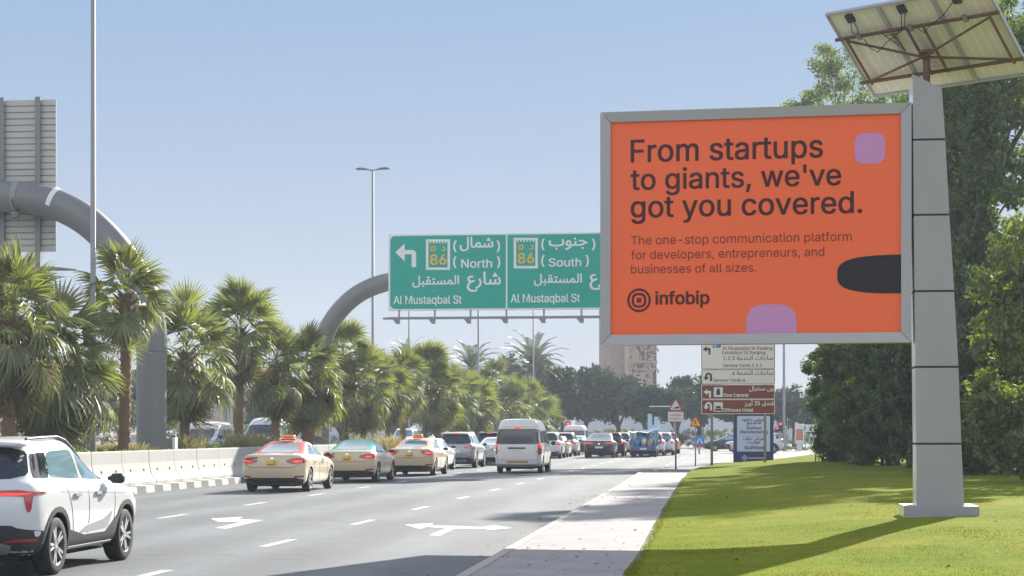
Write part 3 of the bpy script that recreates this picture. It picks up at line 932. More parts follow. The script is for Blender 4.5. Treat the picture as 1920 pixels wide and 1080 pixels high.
# --- dark trees across the junction (each its own crown), about 190-215 m off
def far_tree(px, ytop, wpx, Y, label, seed, bot=795, m='leaffar', group='dark trees across the junction', per=55, size=.42, nclump=150):
    s = Y / F
    X = (px - 960) * s; zt = EYE + (HZ - ytop) * s; zb = EYE + (HZ - bot) * s; w = wpx * s / 2
    hz = (zt - zb) / 2; cz = (zt + zb) / 2
    rg = random.Random(seed)
    ells = [(0, 0, cz, w * .9, w * .9, hz * .95)]
    for k in range(6):
        a = rg.uniform(0, 6.28); q = rg.uniform(.35, .72)
        ells.append((math.cos(a) * w * q, math.sin(a) * w * q, cz + rg.uniform(-.6, .72) * hz, w * rg.uniform(.28, .45), w * .4, hz * rg.uniform(.25, .42)))
    tree('broad_tree', label, (X, Y, 0), ells, nclump, per, size, M[m], seed, .28, h=cz, group=group, clump=(.5, 1.0), surf=.5)
for a in ((985, 668, 120, 205, 'broad dark tree at the left end of the far clump, under the largest date palm', 11),
          (1042, 684, 110, 198, 'dark tree above the red traffic light', 12),
          (1098, 682, 120, 208, 'dark rounded tree standing above the dark coupe at the junction', 13),
          (1160, 692, 130, 200, 'dark tree in front of the foot of the carved beige tower', 14, 790),
          (1212, 724, 120, 192, 'low dark tree right of the carved tower, behind the slope warning sign', 15, 792),
          (1268, 728, 90, 204, 'dark tree immediately behind the triangular slope warning sign', 16, 790),
          (1312, 706, 110, 210, 'tall dark tree filling the gap left of the brown direction sign', 17, 796),
          (1395, 748, 120, 200, 'dark tree hidden behind the direction sign and the navy totem', 18, 790),
          (1490, 726, 130, 215, 'wide dark tree right of the direction sign, behind the slim pole', 19, 800),
          (1560, 728, 110, 205, 'dark tree emerging left of the flowering hedge', 20, 815)):
    far_tree(*a)
# --- greyish trees behind the opposite carriageway
for i, (px, yt, w, Y, lb) in enumerate(((-20, 640, 200, 130, 'grey green tree behind the palms at the left edge'),
                                        (170, 655, 190, 125, 'olive tree behind the tallest fan palm'),
                                        (290, 690, 150, 140, 'grey olive tree peeping past the thick arched column'),
                                        (395, 705, 130, 150, 'olive tree between two fan palms above the grey panel backs'),
                                        (480, 722, 130, 165, 'grey tree above the white van across the median'),
                                        (560, 735, 130, 175, 'grey tree left of the column of the green sign arch'),
                                        (640, 728, 150, 180, 'grey tree right of the column of the green sign arch'),
                                        (735, 745, 130, 190, 'grey tree behind the taxi with the orange roof sign'),
                                        (830, 735, 140, 200, 'dark tree behind the palms left of the minibus'),
                                        (915, 738, 140, 205, 'dark tree behind the palm row directly over the minibus'))):
    far_tree(px, yt, w, Y, lb, 40 + i, 812, 'leafolive' if i < 8 else 'leaffar', 'trees behind the opposite carriageway', 42, .36, 110)

# --- right side: flowering hedge shrubs along the lawn, tall trees behind
def shrub(px, Y, w, h, label, seed, m='leafdark', fl=0, base=0.15, dx=0.0, per=120, size=.15, zoff=0):
    Y = Y * .94; X = (px - 960) * Y / F + dx
    rg = random.Random(seed); base = lawn_z(X, Y) - .05
    ells = [(0, .3, h * .40, w * .36, w * .34, h * .40)]
    for k in range(15):
        a = rg.uniform(0, 6.28); zz = rg.uniform(.08, .92); q = w * .36 * (1.05 - .5 * max(0, zz - .5))
        r = rg.uniform(.13, .24)
        ells.append((math.cos(a) * q, math.sin(a) * q, h * zz, w * r, w * r, h * r * .55))
    t = thing('flowering_shrub' if fl else 'hedge_shrub', label, 'shrub', (X, Y, base), 0, 'tall shrubs along the lawn')
    me, C = crown_mesh(seed, ells, int(27 * w * h ** .6), per, size, M[m], (.22, .5), .74, .8)
    g = MB()
    for i in range(9):
        c = Vector(C[rg.randrange(len(C))]); g.tube([(rg.uniform(-.4, .4), rg.uniform(-.4, .4), -.2), (c.x * .4, c.y * .4, c.z * .5), c], [.07, .05, .015], 6)
    g.build('stem', M['treebark'], t, True)
    link('crown', me, t)
    if fl:
        q = np.random.default_rng(seed + 1)
        Cc = np.array(C); Cc = Cc[q.choice(len(Cc), fl)]
        Cc = Cc + np.array([0, -.5, .15])
        V, Q = leaves(Cc, np.full(fl, .16), 9, .10, q)
        link('flowers', np_mesh('flowers', V, Q, M['flower']), t)
    return t
SH = [(1608, 93, 4.0, 7.6, 'dark shrub at the far left end of the tall hedge, its outline against the sky', 61, 'leafdark', 0),
      (1622, 86, 4.4, 8.2, 'leafy shrub under the middle of the billboard, yellow green on its sunny edge', 62, 'leafmid', 0),
      (1672, 82, 4.3, 7.2, 'shrub with small red flowers below the right corner of the billboard', 63, 'leafmid', 12),
      (1718, 77, 4.3, 7.0, 'dark shrub partly hidden behind the left edge of the grey pillar', 64, 'leafdark', 0),
      (1772, 72, 4.3, 7.2, 'dark shrub hidden mostly behind the grey pillar', 65, 'leafdark', 0),
      (1836, 67, 4.5, 7.6, 'dark hedge shrub immediately right of the grey pillar', 66, 'leafdark', 0),
      (1896, 63, 4.6, 6.6, 'dark low shrub at the right edge behind the lawn border', 67, 'leafdark', 0),
      (1962, 54, 3.4, 7.2, 'bright yellow green shrub with red flowers at the right edge of the photo', 68, 'leafbright', 12),
      ]
for a in SH: shrub(*a)
# low strappy plant at the left foot of the hedge
t = thing('strappy_plant', 'dark low strappy plant at the left foot of the hedge', 'plant', (at(1580, 862, 89).x, 89, .2))
rg = np.random.default_rng(5)
V, Q = [], []
for i in range(240):
    a = rg.uniform(0, 6.28); e = rg.uniform(.3, 1.4); ln = rg.uniform(.8, 1.5); b = len(V); w = .03
    p = Vector((rg.normal() * .5, rg.normal() * .4, 0)); d = Vector((math.cos(a) * math.cos(e), math.sin(a) * math.cos(e), math.sin(e))); s_ = Vector((-math.sin(a), math.cos(a), 0)) * w
    m_ = p + d * ln * .6; tip = p + d * ln + Vector((math.cos(a), math.sin(a), -1)) * .22
    V += [p - s_, p + s_, m_ + s_, m_ - s_, tip, tip + s_ * .1]; Q += [(b, b + 1, b + 2, b + 3), (b + 3, b + 2, b + 5, b + 4)]
link('blades', np_mesh('blades', np.array([tuple(v) for v in V]), np.array(Q), M['leafdark']), t)

# tall trees behind the hedge
tree('tall_tree', 'pale airy tree whose top shows above the billboard left of the solar panel', (at(1562, 800, 122).x, 122, .2),
     [(0.2, 0, 22.4, 2.3, 1.9, 1.7), (-.5, 0, 24.8, 1.0, .9, 1.2), (1.6, 0, 25.0, .9, .8, 1.3), (-2.3, 0, 21.8, 1.0, 1.2, .7), (3.2, 0, 22.4, 1.6, 1.2, .9), (0, 0, 18.6, 3.4, 2.6, 2.0)], 230, 64, .2, M['leafbright'], 71, .16, 16, 'tall trees behind the hedge', (.4, .8), n=12)
tree('tall_tree', 'large dark tree with a leaning bare trunk right of the grey pillar', (at(1826, 880, 69).x, 71, .2),
     [(.3, 0, 13.0, 2.7, 2.6, 1.9), (-1.6, 0, 11.0, 1.4, 1.5, 1.0), (2.2, 0, 10.8, 1.7, 1.7, 1.1), (-.2, 0, 15.8, 2.6, 2.2, 1.7), (2.6, 0, 15.2, 2.0, 2, 1.8), (-1.3, 0, 8.2, 1.2, 1.3, .7), (1.9, 0, 8.2, 1.5, 1.4, .8)], 170, 110, .18, M['leafdark'], 72, .40, 14, 'tall trees behind the hedge', (.4, .85), n=14, lean=(.5, 0), fork=.66)
tree('tall_tree', 'dark tree at the top right corner behind the solar panel', (at(1868, 880, 68).x, 70, .2),
     [(0, 0, 14.5, 2.8, 2.6, 2.4), (-2.2, 0, 12.2, 1.4, 1.5, 1.0), (.5, 0, 10.6, 2.1, 2.0, 1.1), (-.8, 0, 8.4, 1.4, 1.4, .7), (-2.3, 0, 15.6, 1.4, 1.4, 1.2), (.9, 0, 16.6, 2.4, 2.2, 1.4)], 160, 110, .18, M['leafmid'], 73, .28, 14, 'tall trees behind the hedge', (.4, .85), n=14, lean=(-.5, 0))
tree('tall_tree', 'dark tree behind the upper half of the grey pillar', (at(1742, 880, 80).x, 83, .2),
     [(0, 0, 12, 2.4, 2.4, 2.4), (-.8, 0, 9.0, 1.8, 1.7, 1.2), (2.0, 0, 13.2, 1.7, 1.7, 1.3), (2.2, 0, 9.6, 1.6, 1.6, 1.1), (.8, 0, 15.6, 1.8, 1.7, 1.4)], 140, 110, .18, M['leafdark'], 74, .28, 13, 'tall trees behind the hedge', (.4, .85), n=10)

tree('tall_tree', 'slender dense tree rising from the hedge close to the right side of the grey pillar', (at(1850, 880, 63).x, 64, .3),
     [(0, 0, 8.5, .75, .75, 3.6), (.2, 0, 11.8, .6, .6, 1.6), (-.2, 0, 6.4, .9, .9, 1.6)], 120, 110, .16, M['leafdark'], 75, .2, 11, 'tall trees behind the hedge', (.3, .6), n=8, surf=.2)
tree('tall_tree', 'second slender tree in the hedge, hidden mostly by the grey pillar', (at(1760, 880, 78).x, 80, .3),
     [(0, 0, 7.5, .8, .8, 3.4), (.2, 0, 10.6, .6, .6, 1.6)], 100, 110, .16, M['leafdark'], 76, .2, 10, 'tall trees behind the hedge', (.3, .6), n=8, surf=.2)

# ground cover and fountain grass on the median
def ground_cover():
    rg = np.random.default_rng(9)
    C, R = [], []
    for i in range(900):
        v = rg.uniform(38, 83); u = rg.uniform(-23.0, KU - 1.15) if rg.random() < .5 else KU - 1.1 - abs(rg.normal()) * .6
        C.append([RX(u, v), v, .86 + rg.random() * .22]); R.append(rg.uniform(.14, .3))
    for i in range(500):
        v = rg.uniform(83.5, 166); u = rg.uniform(-23.0, KU - .8)
        C.append([RX(u, v), v, .36 + rg.random() * .25]); R.append(rg.uniform(.16, .34))
    V, Q = leaves(np.array(C), np.array(R), 46, .13, rg, .6, .2)
    o = link('ground_cover', np_mesh('ground_cover', V, Q, M['cover']))
    tag(o, 'low green ground cover on top of the median behind the barrier', None, None, 'stuff')
ground_cover()
def tuft_mesh(seed, n=170):
    rg = np.random.default_rng(seed); V, Q = [], []
    for i in range(n):
        a = rg.uniform(0, 6.28); e = rg.uniform(.75, 1.5); ln = rg.uniform(.5, 1.05); b = len(V); w = rg.uniform(.008, .014)
        p = Vector((rg.normal() * .1, rg.normal() * .1, 0)); dirh = Vector((math.cos(a), math.sin(a), 0)); s_ = Vector((-math.sin(a), math.cos(a), 0)) * w
        d = dirh * math.cos(e) + Vector((0, 0, math.sin(e)))
        m_ = p + d * ln * .6; tip = p + d * ln * .92 + dirh * .22 * ln
        plume = i % 4 == 0
        k = 2.6 if plume else 1
        V += [p - s_, p + s_, m_ + s_ * .9, m_ - s_ * .9, tip, tip + s_ * .1, m_.lerp(tip, .45) + s_ * k, m_.lerp(tip, .45) - s_ * k]
        Q += [(b, b + 1, b + 2, b + 3), (b + 3, b + 2, b + 6, b + 7), (b + 7, b + 6, b + 5, b + 4)]
    return np_mesh('fountain_grass', np.array([tuple(v) for v in V]), np.array(Q), M['pampas'])
TUFT = [tuft_mesh(s) for s in (1, 2, 3)]
spots = []
for i in range(15): spots.append((rnd.uniform(203, 262), rnd.uniform(-18.7, -17.7)))
for i in range(11): spots.append((rnd.uniform(452, 505), rnd.uniform(-18.6, -17.6)))
for i in range(5): spots.append((rnd.uniform(330, 440), rnd.uniform(-18.6, -17.8)))
for i in range(22): spots.append((rnd.uniform(676, 742), rnd.uniform(-18.6, -17.2)))
for i, (px, u) in enumerate(spots):
    Y = u / ((px - 960) / F - ROAD)
    o = link('pampas_tuft', TUFT[i % 3]); o.location = ((px - 960) * Y / F, Y, .78 if Y < 83 else .3); s_ = rnd.uniform(.75, 1.15); o.scale = (s_, s_, s_ * (.68 if px < 264 else 1.0 if Y < 83 else 1.35)); o.rotation_euler = (0, 0, rnd.uniform(0, 6.28))
    tag(o, 'tuft of pale feathery fountain grass growing on the median', 'ornamental grass', 'fountain grass tufts on the median')
# clipped hedges across the junction
def hedge(name, label, x0, x1, Y, z0, z1, dep=1.6, m='leafmid', per=40):
    rg = np.random.default_rng(abs(int(x0)) + 3); a = (x0 - 960) * Y / F; b = (x1 - 960) * Y / F
    n = int((b - a) * (z1 - z0) * 9)
    C = np.stack([rg.uniform(a, b, n), Y + rg.uniform(-dep / 2, dep / 2, n), rg.uniform(z0 + .12, z1 - .18, n)], 1)
    V, Q = leaves(C, np.full(n, .3), per, .15, rg, .8, .2)
    return tag(link(name, np_mesh(name, V, Q, M[m])), label, 'hedge')
hedge('clipped_hedge', 'long clipped hedge across the junction behind the queue of cars', 1085, 1470, 206, 0, 2.1, m='leafmid')
hedge('clipped_hedge', 'upper clipped hedge across the junction right of the navy totem', 1455, 1640, 190, 0.6, 1.5)
hedge('clipped_hedge', 'lower clipped hedge in front of the upper one, behind the street name sign', 1458, 1640, 178, 0, .62)
hedge('clipped_hedge', 'low hedge across the opposite carriageway behind the palm trunks', 600, 905, 172, 0, 1.5, m='leafmid', per=30)
hedge('clipped_hedge', 'long dark hedge beyond the opposite carriageway, behind the palms at the left', -90, 560, 132, 0, 2.4, 2.0, 'leafdark', 36)
# ------------------------------------------------------------------ billboard, gantries, signs, lamps
class Plane:
    """a vertical board: local x runs along it to the right, z is height; photo(px,py) gives where the sight line meets it"""
    def __init__(s, x0, y0, ang):
        s.x0, s.y0, s.a = x0, y0, ang; s.c, s.s = math.cos(ang), math.sin(ang)
    def photo(s, px, py):
        k = (px - 960) / F
        L = (k * s.y0 - s.x0) / (s.c - k * s.s)
        Y = s.y0 + s.s * L
        return (L, EYE + (HZ - py) * Y / F)

# ---- the billboard
BK = 0.9      # the board stands a little nearer than a flat lawn would suggest
def bk(x, y, z): return (x * BK, y * BK, EYE + (z - EYE) * BK)
BX, BY = 1.64 * BK, 36.1 * BK
BP = Plane(BX, BY, math.radians(-11.0))
bb = thing('billboard', 'large orange billboard in a grey frame on a tapering pillar topped by a solar panel', 'billboard', (BX, BY, 0), math.radians(-11.0))
BL, BR, BB, BT = BP.photo(1128, 430)[0], BP.photo(1709, 430)[0], bk(0, 0, 3.33)[2], bk(0, 0, 7.68)[2]
fw = 0.167
g = MB()
def mitre(g, x0, x1, z0, z1, w, yf, yb, yi):
    """four mitred frame bars: face slopes in a little to the poster"""
    O = [(x0, z0), (x1, z0), (x1, z1), (x0, z1)]; I = [(x0 + w, z0 + w), (x1 - w, z0 + w), (x1 - w, z1 - w), (x0 + w, z1 - w)]
    for k in range(4):
        a, b, c, d = O[k], O[(k + 1) % 4], I[(k + 1) % 4], I[k]
        e = 0.005
        t = Vector((b[0] - a[0], b[1] - a[1])).normalized() * e
        a = (a[0] + t.x, a[1] + t.y); d = (d[0] + t.x, d[1] + t.y); b = (b[0] - t.x, b[1] - t.y); c = (c[0] - t.x, c[1] - t.y)
        vs = [(a[0], yf, a[1]), (b[0], yf, b[1]), (c[0], yf + .035, c[1]), (d[0], yf + .035, d[1]), (a[0], yb, a[1]), (b[0], yb, b[1]), (c[0], yb, c[1]), (d[0], yb, d[1])]
        g.add(vs, [(0, 1, 2, 3), (7, 6, 5, 4), (4, 5, 1, 0), (5, 6, 2, 1), (6, 7, 3, 2), (7, 4, 0, 3)])
mitre(g, BL, BR, BB, BT, fw, -0.16, 0.24, 0)
fixn(g.build('frame', M['aluframe'], bb))
g = MB(); g.box(((BL + BR) / 2, 0.15, (BB + BT) / 2), (BR - BL - .05, .16, BT - BB - .05)); g.build('back_panel', M['galv'], bb)
px0, px1, pz0, pz1 = BL + fw, BR - fw, BB + fw, BT - fw
g = MB(); g.box(((px0 + px1) / 2, -0.05, (pz0 + pz1) / 2), (px1 - px0 + .02, .06, pz1 - pz0 + .02))
poster = g.build('poster', M['poster'], bb)
def U(u): return px0 + (px1 - px0) * u
def V_(v): return pz1 - (pz1 - pz0) * v
PH = pz1 - pz0
yp = -0.084
g = MB()
for s_, u1, vb in (('From startups', .735, .189), ("to giants, we've", .797, .319), ('got you covered.', .868, .449)):
    g = MB(); g.text(s_, U(.072), V_(vb), w=(U(u1) - U(.072)), h=.104 * PH if s_[0] == 'F' else None, y=yp, font=FONT_INTER, bold=.010, res=4)
    g.build('headline_lettering', M['postink'], poster)
for s_, u1, vb in (('The one-stop communication platform', .834, .577), ('for developers, entrepreneurs, and', .741, .645), ('businesses of all sizes.', .508, .712)):
    g2 = MB(); g2.text(s_, U(.072), V_(vb), w=(U(u1) - U(.072)), y=yp, font=FONT_INTER, res=3)
    g2.build('tagline_lettering', M['posttag'], poster)
def ring_poly(g, outer, inner, y):
    n = len(outer)
    g.add([(p[0], y, p[1]) for p in outer] + [(p[0], y, p[1]) for p in inner], [(k, (k + 1) % n, n + (k + 1) % n, n + k) for k in range(n)])
g = MB(); cx, cz, R = U(.1), V_(.838), .056 * PH
def circ(r, e=2.0): return squircle(cx, cz, r, r, 40, e)
ring_poly(g, circ(R), circ(R * .80, 2.1), yp)
ring_poly(g, circ(R * .62, 2.6), circ(R * .42, 3.0), yp)
q = squircle(cx, cz, R * .2, R * .2, 16, 6); g.add([(p[0], yp, p[1]) for p in q], [tuple(range(16))])
g.text('infobip', U(.159), V_(.858), w=U(.345) - U(.159), h=None, y=yp, font=FONT_INTER, bold=.022, res=4)
g.build('logo', M['postlogo'], poster)
def flat(name, poly, m, y=yp): 
    g = MB(); g.add([(p[0], y, p[1]) for p in poly], [tuple(range(len(poly)))]); return g.build(name, m, poster)
flat('rounded_square', squircle(U(.895), V_(.155), .052 * (px1 - px0), .071 * PH, 40, 3.5), M['postpurple'])
q = [p for p in squircle(U(.56), V_(1.0), .0875 * (px1 - px0), .135 * PH, 64, 3.6) if p[1] >= pz0 + .001]; q = [(q[0][0], pz0 - .008)] + q + [(q[-1][0], pz0 - .008)]
flat('cut_rounded_square', q, M['postpurple'])
q = [p for p in squircle(U(1.03), V_(.733), .245 * (px1 - px0), .089 * PH, 96, 3.2) if p[0] <= px1 - .001]; q = [(px1 + .008, q[0][1])] + q + [(px1 + .008, q[-1][1])]
flat('black_half_shape', q, M['postblack'])

# pillar: dark core with cladding panels and open seams
PP = Plane(7.30 * BK, 34.75 * BK, math.radians(-6.5))
pil = empty('pillar', (0, 0, 0)); pil.parent = bb
pil.matrix_parent_inverse = Matrix.Identity(4)
def to_bb(x, y, z):
    """world to billboard-local"""
    v = Vector((x - BX, y - BY, z)); a = math.radians(11.0)
    return Vector((v.x * math.cos(a) - v.y * math.sin(a), v.x * math.sin(a) + v.y * math.cos(a), v.z))
def pw(L, dep, z):
    return to_bb(PP.x0 + PP.c * L - PP.s * dep, PP.y0 + PP.s * L + PP.c * dep, z)
prow = [(945, 1719, 1808), (832, 1718, 1802.5), (688, 1716.5, 1797), (546, 1715, 1789), (403, 1713.5, 1780), (262, 1712.5, 1772.5), (137, 1711, 1766)]
core, clad, side = MB(), MB(), MB()
DEP = 0.62
def prings(z, l, r, ins):
    return [(l + ins, ins), (r - ins, ins), (r - ins, DEP - ins), (l + ins, DEP - ins)]
rows = []
for y_, l, r in prow:
    a, z = PP.photo(l, y_); b, _ = PP.photo(r, y_); rows.append((z, a, b))
rows[0] = (0.3, rows[0][1] - .005, rows[0][2] + .01)
for (z0, a0, b0), (z1, a1, b1) in zip(rows, rows[1:]):
    top = z1 == rows[-1][0]
    gp_ = 0.017
    za, zb = z0 + (gp_ if z0 > .3 else 0), z1 - gp_
    lo = prings(za, a0, b0, 0); hi = prings(zb, a1, b1, 0)
    if top:
        hz_ = [zb, zb - .24, zb - .24, zb]
    else: hz_ = [zb] * 4
    A = [pw(p[0], p[1], za) for p in lo]; B = [pw(p[0], p[1], hz_[k]) for k, p in enumerate(hi)]
    clad.add(A + B, [(0, 1, 5, 4), (1, 2, 6, 5), (2, 3, 7, 6), (4, 5, 6, 7)] )
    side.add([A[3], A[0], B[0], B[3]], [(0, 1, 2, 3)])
A = [pw(p[0], p[1], rows[0][0]) for p in prings(0, rows[0][1], rows[0][2], .03)]
rr = []
for z, a, b in rows[:-1]: rr.append([pw(p[0], p[1], z) for p in prings(z, a, b, .012)])
z, a, b = rows[-1]; rr.append([pw(p[0], p[1], z - (.30 if k in (1, 2) else .05)) for k, p in enumerate(prings(z, a, b, .012))])
core.loft(rr)
fixn(core.build('pillar_core', M['seam'], pil))
fixn(clad.build('cladding', M['alu'], pil)); side.build('side_cladding', M['alulit'], pil)  # left face gets the paler metal so that it looks lit
g = MB(); L0, _ = PP.photo(1694, 955); L1, _ = PP.photo(1834, 955)
zb = 0.02
cs = [(L0, -.16), (L1, -.16), (L1, .95), (L0, .95)]
g.loft([[pw(p[0], p[1], -.1) for p in cs], [pw(p[0], p[1], .50) for p in cs]])
pb = fixn(g.build('base_plinth', M['alu'], pil))
g = MB(); e_ = .004; g.add([pw(L0 - e_, .95, -.1), pw(L0 - e_, -.16, -.1), pw(L0 - e_, -.16, .50), pw(L0 - e_, .95, .50)], [(0, 1, 2, 3)]); g.build('plinth_lit_end', M['alulit'], pb)  # bright sheet over the plinth's left end, painted as if lit
g = MB()
for z in (4.0,6.4):
    g.add([pw(-.05, .15, z - .12), pw(-.05, .35, z - .12), pw(-.05, .35, z + .12), pw(-.05, .15, z + .12), pw(-.2, .15, z - .12), pw(-.2, .35, z - .12), pw(-.2, .35, z + .12), pw(-.2, .15, z + .12)],
          [(0, 1, 2, 3), (7, 6, 5, 4), (0, 4, 5, 1), (1, 5, 6, 2), (2, 6, 7, 3), (3, 7, 4, 0)])
fixn(g.build('bracket', M['galv'], bb))

# solar panel
PA, PD, PB = Vector(bk(5.833, 35.7, 9.483)), Vector(bk(8.242, 33.35, 9.483)), Vector(bk(6.956, 36.85, 8.146))
EA, EB = PD - PA, PB - PA
PN = EA.cross(EB).normalized()
if PN.z > 0: PN = -PN            # points down, to the underside
def sp(a, b, d=0.0): 
    w = PA + EA * a + EB * b + PN * d
    return to_bb(*w)
M['backsheet'] = mat('solar_backsheet', (0.72, 0.67, 0.56), 0.6, 0, 0.08, 1.2)
M['cellglow'] = mat('sunlit_cell_gap', (0.95, 0.95, 0.9), 0.5)  # white stands in for sun shining through between the cells
M['cells'] = mat('solar_cells', (0.012, 0.016, 0.04), 0.15, 0.2, spec=.6)
sol = empty('solar_panel'); sol.parent = bb
def slab(g, a0, a1, b0, b1, d0, d1):
    vs = [sp(a, b, d) for d in (d0, d1) for a, b in ((a0, b0), (a1, b0), (a1, b1), (a0, b1))]
    g.add(vs, [(0, 1, 2, 3), (7, 6, 5, 4), (0, 4, 5, 1), (1, 5, 6, 2), (2, 6, 7, 3), (3, 7, 4, 0)])
def bar(g, p, q, w, n=4):
    g.tube([p, q], w, n)
g = MB(); slab(g, 0.004, .996, .006, .994, -.012, 0.0); fixn(g.build('backsheet', M['backsheet'], sol))
g = MB(); slab(g, 0.004, .996, .006, .994, -.02, -.0125); fixn(g.build('cell_face', M['cells'], sol))
g = MB()
for m_ in range(3):
    a0 = m_ / 3
    for (x0, x1, y0, y1) in ((a0, a0 + .012, 0, 1), (a0 + 1 / 3 - .012, a0 + 1 / 3, 0, 1), (a0 + .012, a0 + 1 / 3 - .012, 0, .02), (a0 + .012, a0 + 1 / 3 - .012, .98, 1)):
        slab(g, x0 + .0006, x1 - .0006, y0 + .0006, y1 - .0006, -.022, .042)
fixn(g.build('module_frame', M['aluframe'], sol))
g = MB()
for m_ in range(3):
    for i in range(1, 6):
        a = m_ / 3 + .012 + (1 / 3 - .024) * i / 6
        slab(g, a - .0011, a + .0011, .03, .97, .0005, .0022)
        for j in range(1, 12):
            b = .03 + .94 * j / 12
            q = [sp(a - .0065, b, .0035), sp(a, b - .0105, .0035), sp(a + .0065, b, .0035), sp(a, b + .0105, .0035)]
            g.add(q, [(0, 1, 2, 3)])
g.build('cell_grid', M['cellglow'], sol)
sup = MB()
for b in (.27, .79): bar(sup, sp(-.01, b, .09), sp(1.01, b, .09), .032)
for a in (.065, .955): bar(sup, sp(a, .25, .125), sp(a, .81, .125), .03)
hub = sp(.5, .53, .28)
for a, b in ((.065, .29), (.955, .29), (.955, .77), (.065, .77)): bar(sup, sp(a, b, .12), hub, .022)
for a in (.455, .555): bar(sup, sp(a, .27, .12), sp(a, .80, .12), .026)
sup.build('support_frame', M['rust'], sol)
g = MB(); m0 = sp(.5, .53, .12)
g.tube([Vector((m0.x, m0.y, m0.z)), Vector((m0.x, m0.y, 6.6))], .06, 12)
g.tube([Vector((m0.x, m0.y, m0.z - .05)), Vector((m0.x, m0.y, m0.z + .0))], .13, 12)
g.build('mast', M['rust'], sol)
for a in (.135, .465, .80):
    g = MB(); slab(g, a - .022, a + .022, .05, .13, .001, .05); fixn(g.build('junction_box', M['blackpl'], sol))
for a in (.155, .485, .82):
    g = MB(); slab(g, a - .012, a + .012, .215, .29, .125, .16); fixn(g.build('connector', M['polegrey'], sol))
g = MB()
for pts in (((.125, .13, .03), (.13, .2, .14), (.15, .23, .14)), ((.145, .13, .03), (.165, .18, .1), (.16, .22, .14)), ((.45, .13, .03), (.44, .25, .2), (.33, .33, .2), (.25, .4, .28), (.2, .38, .2), (.17, .3, .12)),
            ((.475, .13, .03), (.46, .22, .15), (.38, .30, .12), (.3, .3, .12)), ((.78, .1, .03), (.7, .2, .1), (.6, .27, .13), (.56, .31, .2), (.52, .27, .13)), ((.3, .27, .13), (.36, .4, .16), (.37, .5, .1), (.35, .3, .1))):
    g.tube([sp(*p) for p in pts], .008, 5)
g.build('cable', M['black'], sol)

# ---- green sign arch over the road
def arch(name, label, Y0, path, rad, sx, cat='sign arch', P=None):
    t = thing(name, label, cat, (P.x0, P.y0, 0), P.a)
    return t
GP = Plane(at(728, 583, 84.5).x, 84.5, RA)
ga = thing('sign_arch', 'grey curved steel arch carrying the green direction sign over the road', 'sign arch', (GP.x0, GP.y0, 0), RA)
def ppath(P, pts, dy): return [Vector((P.photo(x, y)[0], dy, P.photo(x, y)[1])) for x, y in pts]
def smooth_path(pts, it=3):
    for _ in range(it):
        q = [pts[0]]
        for a, b in zip(pts, pts[1:]): q += [a.lerp(b, .25), a.lerp(b, .75)]
        q.append(pts[-1]); pts = q
    return pts
raw = ppath(GP, [(594, 700), (596, 655), (606, 618), (628, 583), (660, 552), (697, 533), (737, 523), (800, 517), (1000, 514), (1230, 514)], .62)
g = MB(); g.smooth = True; g.tube(smooth_path(raw), .41, 20); g.build('arm', M['column'], ga)
g = MB(); c0 = raw[0]
g.tube([(c0.x, c0.y, -.1), (c0.x, c0.y, c0.z - .1)], .46, 24); g.tube([(c0.x, c0.y, c0.z - .12), (c0.x, c0.y, c0.z + .02)], .50, 24); g.tube([(c0.x, c0.y, c0.z + .02), (c0.x, c0.y, c0.z + .1)], .43, 24)
g.smooth = True
o = g.build('column', M['column'], ga); smooth_by_angle(o)
g = MB(); g.box((c0.x + .05, c0.y - .50, GP.photo(0, 794)[1] * 0 + 1.75), (.28, .12, .5), bev=.01); g.build('control_box', M['white'], ga)
GL, GZ0 = GP.photo(728, 583); _, GZ1 = GP.photo(728, 439.5); GRR = GP.photo(1200, 583)[0]
GM = GP.photo(949.8, 500)[0]
brd = MB(); brd.box(((GL + GRR) / 2, .06, (GZ0 + GZ1) / 2), (GRR - GL, .08, GZ1 - GZ0), bev=.015); brd = brd.build('sign_board', M['signwhite'], ga)
def gpz(cx, cy): return GP.photo(700 + cx / 4.364, 420 + cy / 4.364)
def rrect(x0, x1, z0, z1, r, corners=(1, 1, 1, 1), n=6):
    o = []
    for k, (cx, cz, a0) in enumerate(((x1 - r, z0 + r, -90), (x1 - r, z1 - r, 0), (x0 + r, z1 - r, 90), (x0 + r, z0 + r, 180))):
        if not corners[k]: o.append(((x1, z0), (x1, z1), (x0, z1), (x0, z0))[k]); continue
        for i in range(n + 1):
            a = math.radians(a0 + 90 * i / n); o.append((cx + r * math.cos(a), cz + r * math.sin(a)))
    return o
g = MB()
for x0, x1, cn in ((GL + .085, GM - .035, (0, 0, 1, 1)), (GM + .035, GRR - .085, (1, 1, 0, 0))):
    q = rrect(x0, x1, GZ0 + .085, GZ1 - .075, .22, cn); g.add([(p[0], .0165, p[1]) for p in q], [tuple(range(len(q)))])
g.build('green_face', M['green'], brd)
yt = .011
W = MB(); Yl = MB()
def gpoly(g, pts, conv, y, holes=None):
    q = [conv(*p) for p in pts]; g.add([(p[0], y, p[1]) for p in q], [tuple(range(len(q)))])
def quadp(g, x0, y0, x1, y1, conv, y):
    gpoly(g, ((x0, y1), (x1, y1), (x1, y0), (x0, y0)), conv, y)
gpoly(W, ((180, 232), (255, 160), (257, 212), (257, 248), (257, 305)), gpz, yt)
gpoly(W, ((257, 212), (330, 212), (350, 232), (350, 248), (257, 248)), gpz, yt); gpoly(W, ((313, 248), (350, 248), (350, 352), (313, 352)), gpz, yt)
